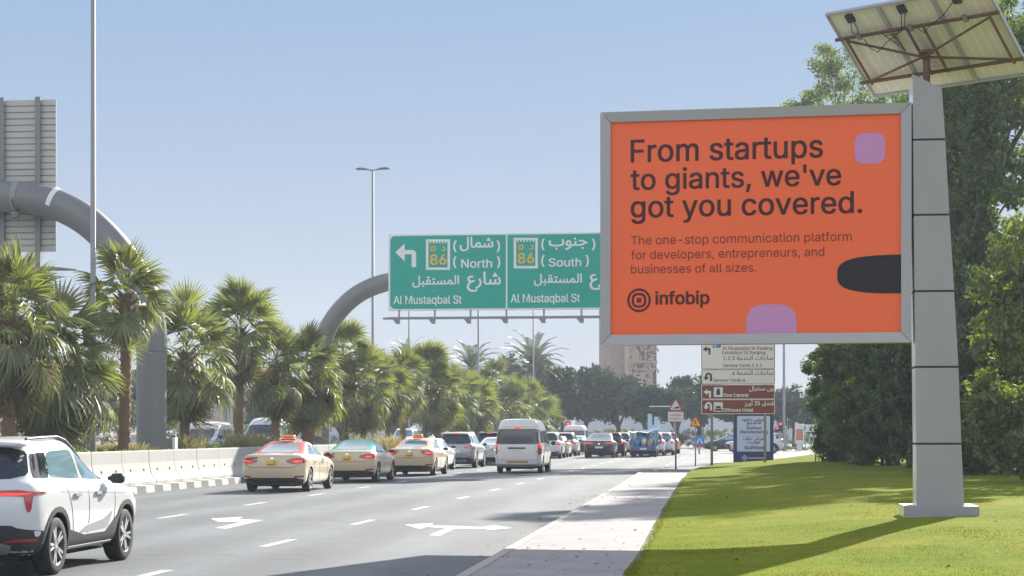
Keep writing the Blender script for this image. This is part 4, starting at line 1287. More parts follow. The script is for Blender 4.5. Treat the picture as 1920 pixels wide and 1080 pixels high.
def gtext(g, s, x0, x1, base, cap=None, right=False, conv=gpz, y=yt, bold=.012, font='I', res=3):
    a = conv(x0, base); b = conv(x1, base)
    h = None
    if cap: h = conv(x0, cap)[1] - a[1]
    g.text(s, a[0], a[1], w=b[0] - a[0], h=h, y=y, font=FONT_INTER if font == 'I' else None, bold=bold, res=res)
def badge(dx, dy):
    Yl = MB()
    x0, y0, x1, y1 = 430 + dx, 125 + dy, 628 + dx, 375 + dy
    quadp(W, x0, y0, x1, y0 + 17, gpz, yt); quadp(W, x0, y1 - 20, x1, y1, gpz, yt); quadp(W, x0, y0 + 17, x0 + 21, y1 - 20, gpz, yt); quadp(W, x1 - 21, y0 + 17, x1, y1 - 20, gpz, yt)
    for k in range(6): quadp(W, x0 + 30 + k * 25, y0 + 17, x0 + 43 + k * 25, y0 + 32, gpz, yt)
    gtext(Yl, 'D', x0 + 42, x0 + 80, y0 + 98, y0 + 55); gtext(Yl, arabic('د'), x0 + 128, x0 + 160, y0 + 96, None, font='A'); gtext(Yl, '86', x0 + 36, x0 + 165, y0 + 208, y0 + 124)
    Yl.build('route_number', M['signyel'], brd)
badge(0, 0); badge(718, -12)
for s_, x0, x1, b, cap in (('North', 720, 970, 357, 290), ('Al Mustaqbal St', 165, 722, 655, 588), ('South', 1437, 1700, 347, 280), ('Al Mustaqbal St', 1125, 1690, 642, 574)):
    gtext(W, s_, x0, x1, b, cap)
for s_, x0, x1, b in (('(', 654, 679, 345), (')', 1012, 1037, 345), ('(', 1375, 1400, 335), (')', 1738, 1762, 335), ('(', 655, 680, 215), (')', 1010, 1035, 215), ('(', 1376, 1400, 200), (')', 1790, 1815, 200)):
    gtext(W, s_, x0, x1, b, b - 80)
for s_, x0, x1, b in (('شمال', 708, 980, 193), ('المستقبل', 320, 700, 496), ('شارع', 768, 1040, 496), ('جنوب', 1437, 1750, 180), ('المستقبل', 1315, 1705, 482), ('شارع', 1772, 2042, 482)):
    gtext(W, arabic(s_), x0, x1, b, None, font='A', bold=.02)
W.build('white_lettering', M['signwhite'], brd)
g = MB(); z = GP.photo(728, 598)[1]
x0 = GP.photo(720, 598)[0]
g.box(((x0 + GRR) / 2, -.25, z), (GRR - x0, .10, .09)); g.box(((x0 + GRR) / 2 + .1, -.05, z + .06), (GRR - x0 - .2, .06, .04))
for cx in (213, 505, 797, 1090, 1397, 1704, 2010):
    xx = gpz(cx, 750)[0]; g.box((xx, -.03, (z + GZ0) / 2 + .02), (.08, .08, GZ0 - z + .02))
g.build('lamp_rail', M['galv'], ga)
for cx in (200, 490, 780, 1080, 1388, 1697, 2003):
    xx = gpz(cx, 750)[0]
    g = MB(); g.prism([(xx - .16, z - .05), (xx + .15, z - .05), (xx + .15, z - .24), (xx - .02, z - .24)], -.33, -.12); fixn(g.build('sign_lamp', M['galv'], ga))

# ---- the nearer arch at the left with the back of another sign
NP = Plane(at(98, 470, 64).x, 64.0, RA)
na = thing('sign_arch', 'thick grey arched column at the left carrying the back of a slatted road sign', 'sign arch', (NP.x0, NP.y0, 0), RA)
raw = ppath(NP, [(290, 660), (289, 610), (278, 560), (252, 506), (214, 455), (168, 413), (118, 386), (66, 374), (20, 371), (-60, 371), (-330, 371)], -.35)
g = MB(); g.smooth = True; g.tube(smooth_path(raw), .515, 24); o = g.build('arm', M['column'], na)
g = MB(); g.smooth = True; c0 = raw[0]
g.tube([(c0.x, c0.y, -.1), (c0.x, c0.y, c0.z)], .49, 32); g.tube([(c0.x, c0.y, c0.z), (c0.x, c0.y, c0.z + .03)], .51, 32); g.tube([(c0.x, c0.y, c0.z + .03), (c0.x, c0.y, c0.z + .5)], .485, 32)
smooth_by_angle(g.build('column', M['column'], na))
for px_a, py_a, px_b, py_b in ((168, 413, 171, 414.6), (252, 506, 253.4, 508.6)):
    a_, b_ = NP.photo(px_a, py_a), NP.photo(px_b, py_b); g = MB(); g.tube([(a_[0], -.35, a_[1]), (b_[0], -.35, b_[1])], .522, 24); g.build('weld_ring', M['polegrey'], na)
g = MB(); a_, b_ = NP.photo(36, 372), NP.photo(46, 372.5)
g.tube([(a_[0], -.35, a_[1]), (b_[0], -.35, b_[1])], .54, 24); g.build('joint_collar', M['galv'], na)
a_, b_ = NP.photo(104, 381), NP.photo(112, 384)
g = MB(); g.tube([(a_[0], -.35, a_[1]), (b_[0], -.35, b_[1])], .523, 24); g.build('pale_band', M['signwhite'], na)
g = MB(); g.tube([(c0.x, c0.y, .78), (c0.x, c0.y, .83)], .75, 24)
for i in range(10): g.tube([(c0.x + .64 * math.cos(i * .628), c0.y + .64 * math.sin(i * .628), .83), (c0.x + .64 * math.cos(i * .628), c0.y + .64 * math.sin(i * .628), .93)], .035, 6)
g.build('base_flange', M['galv'], na)
NX1, NZ0 = NP.photo(98, 470); NZ1 = NP.photo(98, 183)[1]; NX0 = NP.photo(-330, 183)[0]
g = MB(); n = 24; hgt = (NZ1 - NZ0) / n
for i in range(n):
    z = NZ0 + hgt * (i + .5)
    g.add([(NX0, .35, z - hgt * .47), (NX1, .35, z - hgt * .47), (NX1, .30, z - hgt * .40), (NX0, .30, z - hgt * .40), (NX0, .30, z + hgt * .36), (NX1, .30, z + hgt * .36), (NX1, .35, z + hgt * .47), (NX0, .35, z + hgt * .47)],
          [(0, 1, 2, 3), (3, 2, 5, 4), (4, 5, 6, 7)])
    g.box(((NX0 + NX1) / 2, .365, z), (NX1 - NX0, .03, hgt * .999))
M['slat'] = mat('sign_back_slats', (0.50, 0.49, 0.46), 0.5, 0.25, 0.08, 1.2, stretch=(.3, 1, 3))
fixn(g.build('slat_panel', M['slat'], na))
g = MB()
for px in (67, -1, -70, -140, -210): 
    xx = NP.photo(px, 300)[0]; g.box((xx, .235, (NZ0 + NZ1) / 2 - .3), (.11, .13, NZ1 - NZ0 + .75)); g.box((xx, .175, (NZ0 + NZ1) / 2 - .3), (.18, .012, NZ1 - NZ0 + .75))
g.build('upright', M['polegrey'], na)
g = MB(); zz = NP.photo(60, 503)[1]
x1_ = NP.photo(118, 503)[0]
g.add([(NX0, .15, zz), (x1_ - .45, .15, zz), (x1_, 1.3, zz + .02), (NX0, 1.3, zz + .02), (NX0, .15, zz + .07), (x1_ - .45, .15, zz + .07), (x1_, 1.3, zz + .07), (NX0, 1.3, zz + .07)], [(0, 3, 2, 1), (4, 5, 6, 7), (0, 1, 5, 4), (1, 2, 6, 5), (2, 3, 7, 6), (3, 0, 4, 7)])
g.box((NP.photo(67, 500)[0], .4, zz - .14), (.12, .7, .1))
fixn(g.build('lamp_rail', M['galv'], na))
cx, cz = NP.photo(42, 404)
g = MB(); g.box((cx - .02, -.62, cz - .02), (.24, .30, .18), rot=(0.25, 0, .3), bev=.02); g.box((cx - .06, -.60, cz - .17), (.12, .12, .12), bev=.02)
cm = g.build('camera_housing', M['polegrey'], na)
g = MB(); g.tube([NP_ for NP_ in [Vector((cx - .02, -.86, cz + .55)), Vector((cx, -.88, cz + .3)), Vector((cx + .1, -.75, cz + .05)), Vector((cx + .14, -.66, cz - .12)), Vector((cx + .05, -.62, cz - .16))]], .018, 6); g.build('cable', M['black'], cm)

# ---- lamp posts
def lamp(px, ybase, ytop, Y, d0, d1, label, heads=0.0, group=None, zb=.2, mt='galv'):
    X = (px - 960) * Y / F; zt = EYE + (HZ - ytop) * Y / F
    t = thing('lamp_post', label, 'lamp post', (X, Y, zb), RA, group)
    g = MB(); g.smooth = True; g.tube([(0, 0, -.2), (0, 0, .9), (0, 0, 1.0), (0, 0, zt - zb)], [d0 * .62, d0 * .62, d0 / 2, d1 / 2], 16); g.build('pole', M[mt], t)
    if heads:
        for s_ in (-1, 1):
            g = MB(); g.tube([(0, 0, zt - zb - .04), (s_ * heads * .35, 0, zt - zb + .03)], .035, 8); g.build('bracket_arm', M[mt], t)
            g = MB(); h = heads; x0, x1 = s_ * h * .25, s_ * h
            z0 = zt - zb
            g.loft([[(x, y * w, z0 + zc + zz * hh) for y, zz in ((-1, 0), (-.7, .6), (0, 1), (.7, .6), (1, 0), (.6, -.6), (-.6, -.6))] for x, w, hh, zc in ((x0, .06, .04, .02), (x0 + (x1 - x0) * .3, .15, .08, .05), (x0 + (x1 - x0) * .75, .17, .09, .07), (x1, .07, .03, .05))])
            g.smooth = True; fixn(g.build('lantern', M['polegrey'], t))
    return t
lamp(174.5, 800, -60, 55.8, .175, .125, 'tall plain grey lamp post at the left rising out of the top of the photo', 0.9)
lamp(699, 800, 318.5, 102, .19, .12, 'double headed lamp post standing left of the green sign', .92, 'double headed lamp posts on the median')
lamp(767, 800, 486, 150, .16, .12, 'thin lamp post passing behind the left half of the green sign', .92, 'double headed lamp posts on the median')
lamp(897, 800, 462, 144, .18, .13, 'thin lamp post passing behind the middle of the green sign, near its dividing line', .92, 'double headed lamp posts on the median')
lamp(1000, 800, 539, 185, .18, .13, 'thin lamp post in front of the largest date palm', .92, 'double headed lamp posts on the median')
lamp(1470, 840, 500, 172, .27, .16, 'slim pale pole right of the brown direction sign, beside the right red traffic lights', .9, None, 0)
t = thing('street_lamp', 'small street lamp with a pale arm reaching left, hidden behind the slope warning sign', 'street lamp', (at(1264, 800, 150).x, 150, 0))
g = MB(); g.tube([(0, 0, 0), (0, 0, EYE + 46 * 150 / F)], .05, 10); g.build('pole', M['galv'], t)
g = MB(); g.box((-.95, 0, EYE + 48 * 150 / F), (2.0, .16, .07), bev=.02); g.build('arm', M['signwhite'], t)

# ---- traffic lights
M['lensoff'] = mat('dark_lens', (0.03, 0.03, 0.03), .3)
def signal(px, py, Y, label, lit=True, white=True, w=.36, h=.95, rz=0.0, zpost=0.0, group='traffic lights at the junction', face=1):
    X = (px - 960) * Y / F; zc = EYE + (HZ - py) * Y / F
    t = thing('traffic_light', label, 'traffic light', (X, Y, 0), rz, group)
    g = MB(); g.tube([(0, .12, -.05), (0, .12, zc - h * .3)], .055, 10); g.build('post', M['galv'], t)
    g = MB(); g.box((0, 0, zc), (w, .2, h), bev=.03)
    b = g.build('signal_head', M['blackpl'], t)
    if white:
        g = MB(); mitre(g, -w / 2 - .09, w / 2 + .09, zc - h / 2 - .09, zc + h / 2 + .09, .085, .02, .05, 0); g.build('backing_board', M['signwhite'], t)
    for k in range(3):
        g = MB(); z = zc + (1 - k) * h * .3
        n = 16; g.add([(math.cos(2 * math.pi * i / n) * h * .12, -.104 * face, z + math.sin(2 * math.pi * i / n) * h * .12) for i in range(n)], [tuple(range(n))])
        g.build('lens', M['redlamp'] if (k == 0 and lit) else M['lensoff'], b)
        g = MB(); q = [(math.cos(a) * h * .135, math.sin(a) * h * .135) for a in [math.radians(-10 + 200 * i / 10) for i in range(11)]]
        g.loft([[(p[0], -.10 * face, z + p[1]) for p in q], [(p[0] * .95, -.26 * face, z + p[1] * .9 - .02) for p in q]], cap=False, closed=False); g.build('visor', M['blackpl'], b)
    return t
signal(1065, 801, 156, 'red traffic light in a white bordered black head, left of the dark coupe', h=.95, w=.42)
signal(1054.5, 802, 158, 'grey traffic light seen edge on, just left of the red one ahead of the queue', lit=False, white=False, w=.24, h=.9, rz=1.3)
signal(1463.5, 800, 172, 'right red traffic light, the upper of two beside the slim pale pole', white=False, w=.34, h=.85)
signal(1457, 807, 176, 'lower left red traffic light beside the slim pale pole', white=False, w=.30, h=.75)
signal(1311, 808, 150, 'black traffic light head behind the yellow triangular warning sign', lit=False, white=False, w=.3, h=.72)
signal(1478, 796, 170, 'pale traffic light seen from the side, right of the slim pole', lit=False, white=True, w=.14, h=.85, rz=1.2)

# ---- small road signs
def tri_sign(px, ybase, ytop, wpx, name, label, face, border, icon, plate=None, zb=0.02, pole=.04, z0=None):
    Y = gY(ybase, zb); s = Y / F; X = (px - 960) * s
    t = thing(name, label, 'road sign', (X, Y, zb), RA)
    zt = EYE + (HZ - ytop) * s - zb; w = wpx * s; h = w * .9
    g = MB(); g.smooth = True; g.tube([(0, .06, -.1), (0, .06, zt - .05)], pole, 12); g.build('pole', M['galv'], t)
    def tri(k, y):
        c = zt - h * .62
        q = round_poly([(-w / 2 * k, c - h * .38 * k), (w / 2 * k, c - h * .38 * k), (0, c + h * .62 * k)], .10, 2); return q
    g = MB(); g.prism(tri(1, 0), -.012, .02); f = fixn(g.build('sign_plate', border, t))
    g = MB(); q = tri(.74, 0); g.add([(p[0], -.016, p[1]) for p in q], [tuple(range(len(q)))]); g.build('sign_face', face, f)
    c = zt - h * .62
    g = MB()
    if icon == 'slope':
        g.add([(-w * .2, -.02, c - h * .2), (w * .22, -.02, c - h * .17), (w * .24, -.02, c - h * .02), (-w * .1, -.02, c - h * .12)], [(0, 1, 2, 3)])
    else:
        g.add([(-w * .03, -.02, c + h * .12), (w * .03, -.02, c + h * .12), (w * .05, -.02, c - h * .06), (-w * .05, -.02, c - h * .06)], [(3, 2, 1, 0)])
        for a, b, cc, d in (((-.05, -.06), (0, -.06), (-.10, -.27), (-.15, -.27)), ((.0, -.06), (.05, -.06), (.15, -.27), (.10, -.27)), ((-.05, .10), (-.02, .06), (-.12, -.06), (-.15, -.03)), ((.02, .06), (.05, .10), (.15, -.03), (.12, -.06))):
            g.add([(p[0] * w, -.0205, c + p[1] * h) for p in (a, b, cc, d)], [(3, 2, 1, 0)])
        q = squircle(0, c + h * .19, w * .045, w * .045, 12, 2); g.add([(p[0], -.0205, p[1]) for p in q], [tuple(range(12))])
    g.build('pictogram', M['ink'], f)
    if plate:
        z1 = zt - h - .02; ph = w * plate
        g = MB(); g.box((0, 0, z1 - ph / 2), (w * 1.0, .03, ph), bev=.008); pl = g.build('supplementary_plate', M['cream'], t)
        g = MB()
        for k, zz in enumerate((z1 - ph * .36, z1 - ph * .70)):
            x = -w * .36
            r2 = random.Random(k)
            while x < w * .34:
                l = r2.uniform(.02, .06); g.box((x + l / 2, -.017, zz + r2.uniform(-.006, .006)), (l, .003, r2.uniform(.015, .045))); x += l + .012
        g.build('small_print', M['inkgrey'], pl)
    return t
tri_sign(1267, 880, 745, 29, 'warning_sign', 'red bordered white triangular slope warning sign with a white plate below it', M['white'], M['red'], 'slope', .64)
tri_sign(1304, 873, 779, 23, 'warning_sign', 'yellow triangular pedestrian warning sign with an orange red border', M['yellow'], M['red'], 'walk', None, pole=.035)
Y = 145; s = Y / F
t = thing('keep_sign', 'round blue sign with white arrows on a low post, beyond the yellow warning triangle', 'road sign', ((1312 - 960) * s, Y, 0), RA)
g = MB(); g.tube([(0, .05, 0), (0, .05, 1.2)], .035, 10); g.build('pole', M['galv'], t)
zc = EYE - 16 * s
g = MB(); g.lathe([(.001, -.02), (.34, -.02), (.36, 0), (.34, .02), (.001, .02)], 28, 'y', (0, 0, zc)); f = fixn(g.build('sign_plate', M['bluesign'], t))
g = MB()
for sg in (-1, 1):
    g.add([(sg * .02, -.026, zc + .18), (sg * .09, -.026, zc + .14), (sg * .16, -.026, zc - .08), (sg * .09, -.026, zc - .06)], [(0, 1, 2, 3)])
    g.add([(sg * .04, -.0262, zc - .04), (sg * .22, -.0262, zc - .09), (sg * .16, -.0262, zc - .22)], [(0, 1, 2)])
g.build('arrows', M['white'], f)
g = MB(); g.box((0, .03, zc - .40), (.75, .02, .12)); g.build('lower_plate', M['red'], t)

# ---- brown and white direction sign
Y = 92.5
DP = Plane(at(1315, 777, Y).x, Y, RA)
ds = thing('direction_sign', 'tall stacked direction sign, pale parking rows over two brown hotel rows, on two grey posts', 'direction sign', (DP.x0, DP.y0, 0), RA)
def dpz(cx, cy): return DP.photo(1220 + cx / 4.0, 620 + cy / 4.0)
g = MB(); g.smooth = True
for cx in (458.5, 858):
    xx = dpz(cx, 700)[0]; g.tube([(xx, .10, -.05), (xx, .10, dpz(cx, -160)[1])], .065, 14)
    g.tube([(xx, .10, -.02), (xx, .10, .03)], .14, 14)
    g.build('post', M['galv'], ds); g = MB(); g.smooth = True
def dpanel(y0, y1, m, name, rim=None):
    x0, z0 = dpz(380, y1); x1, z1 = dpz(932, y0)[0], dpz(380, y0)[1]
    g = MB(); q = rrect(x0, x1, z0 + .006, z1 - .006, .06); g.prism(q, -.0, .05); b = fixn(g.build(name, rim or m, ds))
    g = MB(); q = rrect(x0 + .035, x1 - .035, z0 + .035, z1 - .035, .05); g.add([(p[0], -.004, p[1]) for p in q], [tuple(range(len(q)))]); g.build('panel_face', m, b)
    return b
r0 = dpanel(-160, 291, M['cream'], 'sign_panel', M['inkgrey']); r1 = dpanel(291, 404, M['cream'], 'sign_panel', M['inkgrey'])
b1 = dpanel(404, 515.5, M['brown'], 'sign_panel', M['cream']); b2 = dpanel(515.5, 627, M['brown'], 'sign_panel', M['cream'])
def dt(g, s_, x0, x1, b, cap=None, font='I', bold=.012): gtext(g, s_, x0, x1, b, cap, conv=dpz, y=-.009, font=font, bold=bold, res=2)
def turn(g, x, y, k=1.0):
    gpoly(g, ((x, y), (x + 28, y - 22), (x + 28, y - 8), (x + 28, y + 8), (x + 28, y + 22)), dpz, -.009)
    gpoly(g, ((x + 28, y - 8), (x + 56, y - 8), (x + 56, y + 8), (x + 28, y + 8)), dpz, -.009); gpoly(g, ((x + 42, y + 8), (x + 56, y + 8), (x + 56, y + 42), (x + 42, y + 42)), dpz, -.009)
def uturn(g, x, y):
    gpoly(g, ((x, y + 32), (x + 20, y + 32), (x + 32, y + 32), (x + 44, y + 32), (x + 21, y + 58)), dpz, -.009)
    o = [(x + 40 + 26 * math.cos(math.radians(180 - 18 * k)), y + 26 - 26 * math.sin(math.radians(180 - 18 * k))) for k in range(11)]
    i_ = [(x + 40 + 11 * math.cos(math.radians(180 - 18 * k)), y + 26 - 11 * math.sin(math.radians(180 - 18 * k))) for k in range(11)]
    for k in range(10): gpoly(g, (o[k], i_[k], i_[k + 1], o[k + 1]), dpz, -.009)
    gpoly(g, ((x + 14, y + 26), (x + 29, y + 26), (x + 29, y + 34), (x + 14, y + 34)), dpz, -.0095); gpoly(g, ((x + 51, y + 26), (x + 66, y + 26), (x + 66, y + 64), (x + 51, y + 64)), dpz, -.009)
g = MB(); dt(g, 'Al Mustaqbal St Parking', 538, 912, 145); dt(g, 'Exhibition St Parking', 537, 860, 178); dt(g, arabic('ساحات الخدمة'), 645, 918, 220, None, 'A'); dt(g, '1.2.3', 545, 630, 220); dt(g, 'Service Yards 1 2 3', 545, 832, 272)
g.build('lettering', M['inkgrey'], r0)
g = MB(); turn(g, 392, 138, 1); g.build('arrow', M['ink'], r0)
g = MB(); gpoly(g, ((465, 128), (527, 128), (527, 60), (465, 60)), dpz, -.008); pk = g.build('parking_square', M['bluesign'], r0)
g = MB(); dt(g, 'P', 478, 510, 120, 70, bold=.03); g.build('lettering', M['white'], r0)
g = MB(); dt(g, arabic('ساحات الخدمة'), 645, 918, 332, None, 'A'); dt(g, '4', 612, 630, 332); dt(g, 'Service Yards 4', 470, 708, 383); g.build('lettering', M['inkgrey'], r1)
g = MB(); uturn(g, 394, 315); g.build('arrow', M['ink'], r1)
for b, y, ar_, en, ax0, ax1, ex1 in ((b1, 405, 'ون سنترال', 'One Central', 740, 920, 733), (b2, 516, 'فندق 25 أورز', '25hours Hotel', 703, 922, 770)):
    g = MB(); dt(g, arabic(ar_), ax0, ax1, y + 43, None, 'A', .02); dt(g, en, 548, ex1, y + 91, None, 'I', .022)
    (turn(g, 396, 460) if b is b1 else uturn(g, 394, 535))
    q = [(473, y + 92), (541, y + 92), (541, y + 20), (473, y + 20)]; gpoly(g, q, dpz, -.008)
    g.build('lettering', M['signwhite'], b)
    g = MB()
    if b is b1: gpoly(g, ((492, y + 78), (522, y + 78), (518, y + 30), (496, y + 30)), dpz, -.011)
    else:
        gpoly(g, ((482, y + 84), (534, y + 84), (534, y + 70), (482, y + 70)), dpz, -.011); gpoly(g, ((486, y + 66), (530, y + 66), (522, y + 50), (492, y + 50)), dpz, -.011); quadp(g, 482, y + 84, 488, y + 92, dpz, -.011); quadp(g, 528, y + 84, 534, y + 92, dpz, -.011)
    g.build('pictogram', M['ink'], b)

# ---- navy event totem
Y = 107.0
TP = Plane(at(1376, 868, Y).x, Y, math.radians(-4))
tt = thing('totem_sign', 'navy totem board with a white event panel on the lawn behind the direction sign', 'totem sign', (TP.x0, TP.y0, 0.0), TP.a)
def tpz(cx, cy): return TP.photo(1220 + cx / 4.0, 620 + cy / 4.0)
x0, x1 = tpz(622, 800)[0], tpz(922, 800)[0]; z1 = tpz(622, 596)[1]
g = MB(); g.box(((x0 + x1) / 2, .2, (z1 + .0) / 2), (x1 - x0, .38, z1), bev=.03); tb = g.build('body', M['navy'], tt)
M['palewhite'] = mat('pale_event_panel', (0.52, 0.56, 0.78), .5)
g = MB(); gpoly(g, ((648, 906), (895, 906), (895, 640), (648, 640)), tpz, .002); pn = g.build('event_panel', M['palewhite'], tb)
g = MB()
for s_, a, b, y, f in (('معرض جلفود', 684, 865, 677, 'A'), ('للتصنيع', 720, 828, 700, 'A'), ('Gulfood', 718, 828, 740, 'I'), ('Manufacturing', 670, 878, 770, 'I'), ('معرض جلف', 693, 865, 820, 'A'), ('هوست', 725, 820, 845, 'A'), ('GulfHost', 705, 850, 890, 'I')):
    gtext(g, arabic(s_) if f == 'A' else s_, a, b, y, None, conv=tpz, y=-.004, font=f, bold=.02, res=2)
quadp(g, 690, 790, 850, 792, tpz, -.004)
g.build('lettering', M['navy'], pn)
M['palebl'] = mat('pale_blue_logo', (0.35, 0.45, 0.65), .4)
g = MB()
for r0_, r1_ in ((26, 17), (11, 0)):
    o = [(705, 955 - r0_), (705 - r0_, 955), (705, 955 + r0_), (705 + r0_, 955)]; i_ = [(705, 955 - r1_), (705 - r1_, 955), (705, 955 + r1_), (705 + r1_, 955)]
    for k in range(4): gpoly(g, (o[k], o[(k + 1) % 4], i_[(k + 1) % 4], i_[k]), tpz, .0) if r1_ else None
gpoly(g, ((705, 944), (694, 955), (705, 966), (716, 955)), tpz, .0)
quadp(g, 735, 950, 850, 960, tpz, .0); g.build('logo', M['palebl'], tb)

# ---- poster case and street name sign across the junction
Y = 172; s = Y / F
t = thing('poster_case', 'small white lit poster case on a foot across the junction', 'poster case', ((1499 - 960) * s, Y, 0), -.05)
g = MB(); g.box((0, 0, EYE + (HZ - 818) * s + .2), (17 * s, .3, 38 * s), bev=.05); b = g.build('case', M['white'], t)
g = MB(); g.box((0, .02, .35), (9 * s, .22, .75)); g.build('foot', M['white'], t)
M['paleorange'] = mat('pink_poster_print', (0.62, 0.22, 0.14), .4, var=.5, scale=3)
g = MB(); g.box((0, -.155, EYE + (HZ - 817) * s + .1), (13 * s, .012, 21 * s)); pp = g.build('poster_print', M['paleorange'], b)
t = thing('street_name_sign', 'wide white street name sign with a green square, on two thin posts across the junction', 'street sign', ((1528 - 960) * s, Y, 0), RA)
g = MB()
for x in (-18, 8):
    g = MB(); g.tube([(x * s, .05, 0), (x * s, .05, EYE + (HZ - 800) * s)], .04, 8); g.build('post', M['galv'], t)
zc = EYE + (HZ - 803) * s
g = MB(); g.box((0, 0, zc), (56 * s, .05, 14 * s), bev=.01); b = g.build('sign_board', M['white'], t)
g = MB(); g.box((-21 * s, -.028, zc), (7.5 * s, .004, 9 * s)); g.build('green_square', M['green'], b)
g = MB(); g.text(arabic('شارع المستقبل'), -14 * s, zc + .1, w=30 * s, y=-.03, res=2); g.text('Al Mustaqbal St', -13 * s, zc - .24, w=27 * s, y=-.03, font=FONT_INTER, res=2); g.build('lettering', M['inkgrey'], b)

# ---- cabinets and sign backs on the median
Y = 61.0; s = Y / F
t = thing('utility_cabinet', 'grey utility cabinet beside the foot of the thick arched column', 'utility cabinet', ((322 - 960) * s, Y, .75), RA)
g = MB(); g.box((-.06, 0, .37), (.20, .3, .76), bev=.012); g.build('body', M['polegrey'], t)
g = MB(); g.box((.10, .02, .38), (.09, .32, .80), bev=.01); g.build('door', M['signwhite'], t)
for px, w, y0, y1, Y, lb in ((404, 66, 757, 804, 92, 'grey ribbed back of a road sign low between two fan palms'), (342, 20, 782, 806, 96, 'small grey sign back just right of the thick arched column')):
    s = Y / F
    t = thing('road_sign', lb, 'road sign', ((px - 960) * s, Y, .2), RA)
    z0, z1 = EYE + (HZ - y1) * s - .2, EYE + (HZ - y0) * s - .2
    n = 7; g = MB()
    for i in range(n): g.box((0, 0, z0 + (z1 - z0) * (i + .5) / n), (w * s, .05, (z1 - z0) / n * .95), bev=.01)
    g.build('panel', M['slat'], t)
    for sx in (-.3, .3):
        g = MB(); g.tube([(sx * w * s, -.06, -.2), (sx * w * s, -.06, z1 - .05)], .045, 8); g.build('post', M['galv'], t)

# ---- tower with carved relief, pale boundary walls
M['tower'] = mat('beige_tower_stone', (0.27, 0.185, 0.14), .9, var=.15, scale=.15)
M['relief'] = mat('tower_relief', (0.38, 0.28, 0.20), .9, var=.15, scale=.3)
M['towershade'] = mat('tower_recess_shade', (0.05, 0.032, 0.022), .9)  # near-black paints the shade behind the carved relief
Y = 330; s = Y / F
t = thing('carved_tower', 'beige tower with dense carved relief showing under the left end of the billboard', 'building', ((1183 - 960) * s, Y, 0), .04)
hz = EYE + 300 * s; hw = 50 * s
pl = rrect(-hw, hw, 0, 12, 1.4)
g = MB(); g.loft([[(p[0], p[1], z) for p in pl] for z in (0, hz)]); tw = fixn(g.build('wall', M['tower'], t))
g = MB(); g.box((20 * s, -.05, hz / 2), (56 * s, .3, hz - 1)); rc = g.build('recess_shade', M['towershade'], t)  # dark slab on the wall face, shade painted in place of depth
g = MB(); r2 = random.Random(5)
for i in range(420):
    x = r2.uniform(-5, 46) * s; z = r2.uniform(20 * s, 300 * s); k = r2.random()
    l = r2.uniform(.4, 1.6)
    if k < .4: g.box((x, -.45, z), (l, .5, .26), rot=(0, r2.uniform(-.15, .15), 0))
    elif k < .8: g.box((x, -.42, z), (.26, .5, l * 1.1), rot=(0, r2.uniform(-.2, .2), 0))
    else:
        g.tube([(x + .8 * math.cos(a), -.42, z + .8 * math.sin(a)) for a in [math.radians(180 * j / 6 + 90 * (i % 4)) for j in range(7)]], .16, 6)
g.build('relief', M['relief'], rc)
g = MB()
for z in (90, 150, 212, 265): g.box((16 * s, -.75, z * s), (66 * s, .5, .35))
g.box((-9 * s, -.55, hz / 2), (.7, .6, hz - 2))
g.build('ledge', M['relief'], t)
M['palewall'] = mat('pale_boundary_wall', (0.60, 0.64, 0.70), .8, var=.06, scale=.3)
M['glassy'] = mat('pale_glazing', (0.45, 0.58, 0.68), .2, var=.15, scale=.4)
for x0, x1, Y, h, lb in ((395, 760, 240, 3.6, 'long pale wall far behind the opposite carriageway, left of the double headed lamp post'), (1080, 1300, 262, 4.2, 'pale blue wall behind the trunks of the dark trees, left of the direction sign'), (1300, 1640, 268, 4.4, 'pale blue wall behind the trees, right of the direction sign')):
    s = Y / F; a, b = (x0 - 960) * s, (x1 - 960) * s
    t = thing('boundary_wall', lb, 'wall', ((a + b) / 2, Y, 0))
    g = MB(); g.box((0, 0, h / 2), (b - a, .4, h)); g.build('wall', M['palewall'], t)
    g = MB(); g.box((0, 0, h + .08), (b - a + .2, .6, .15)); g.build('coping', M['white'], t)
    g = MB(); n = int((b - a) / 6)
    for i in range(n + 1): g.box((-(b - a) / 2 + (b - a) * i / n, -.28, h / 2 - .1), (.35, .14, h - .2))
    g.build('pilaster', M['palewall'], t)
# edging stones along the hedge and a bird on the lawn
g = MB(); pts = [(1808, 881.5), (1835, 882), (1860, 882), (1872, 880), (1890, 881), (1905, 885), (1935, 891), (1990, 897)]
P = []
for px, py in pts: Yq = (EYE - .28) * F / (py - HZ); P.append(Vector(((px - 960) * Yq / F, Yq, .27)))
g.tube(smooth_path(P, 2), .10, 6); tag(g.build('lawn_edging', mat('edging_stone', (.36, .27, .23), .9, 0, .2, 2)), kind='structure')
Yq = (EYE - .25) * F / (904 - HZ); X = (1902 - 960) * Yq / F
M['bird'] = mat('dark_feathers', (.03, .03, .035), .6); M['birdp'] = mat('bird_beak_and_legs', (.5, .33, .05), .5); M['birdw'] = mat('wing_patch', (.10, .075, .06), .6)
t = thing('bird', 'small dark bird standing on the shaded lawn near the right edge', 'bird', (X, Yq, lawn_z(X, Yq)), 2.6)
g = MB(); g.smooth = True
def ell(g, path, rad): g.tube(path, rad, 10)
ell(g, [(-.14, 0, .075), (-.07, 0, .085), (-.03, 0, .095), (.03, 0, .11), (.07, 0, .135), (.09, 0, .165), (.11, 0, .18), (.125, 0, .178)], [.012, .022, .042, .05, .04, .026, .024, .008])
g.build('body', M['bird'], t)
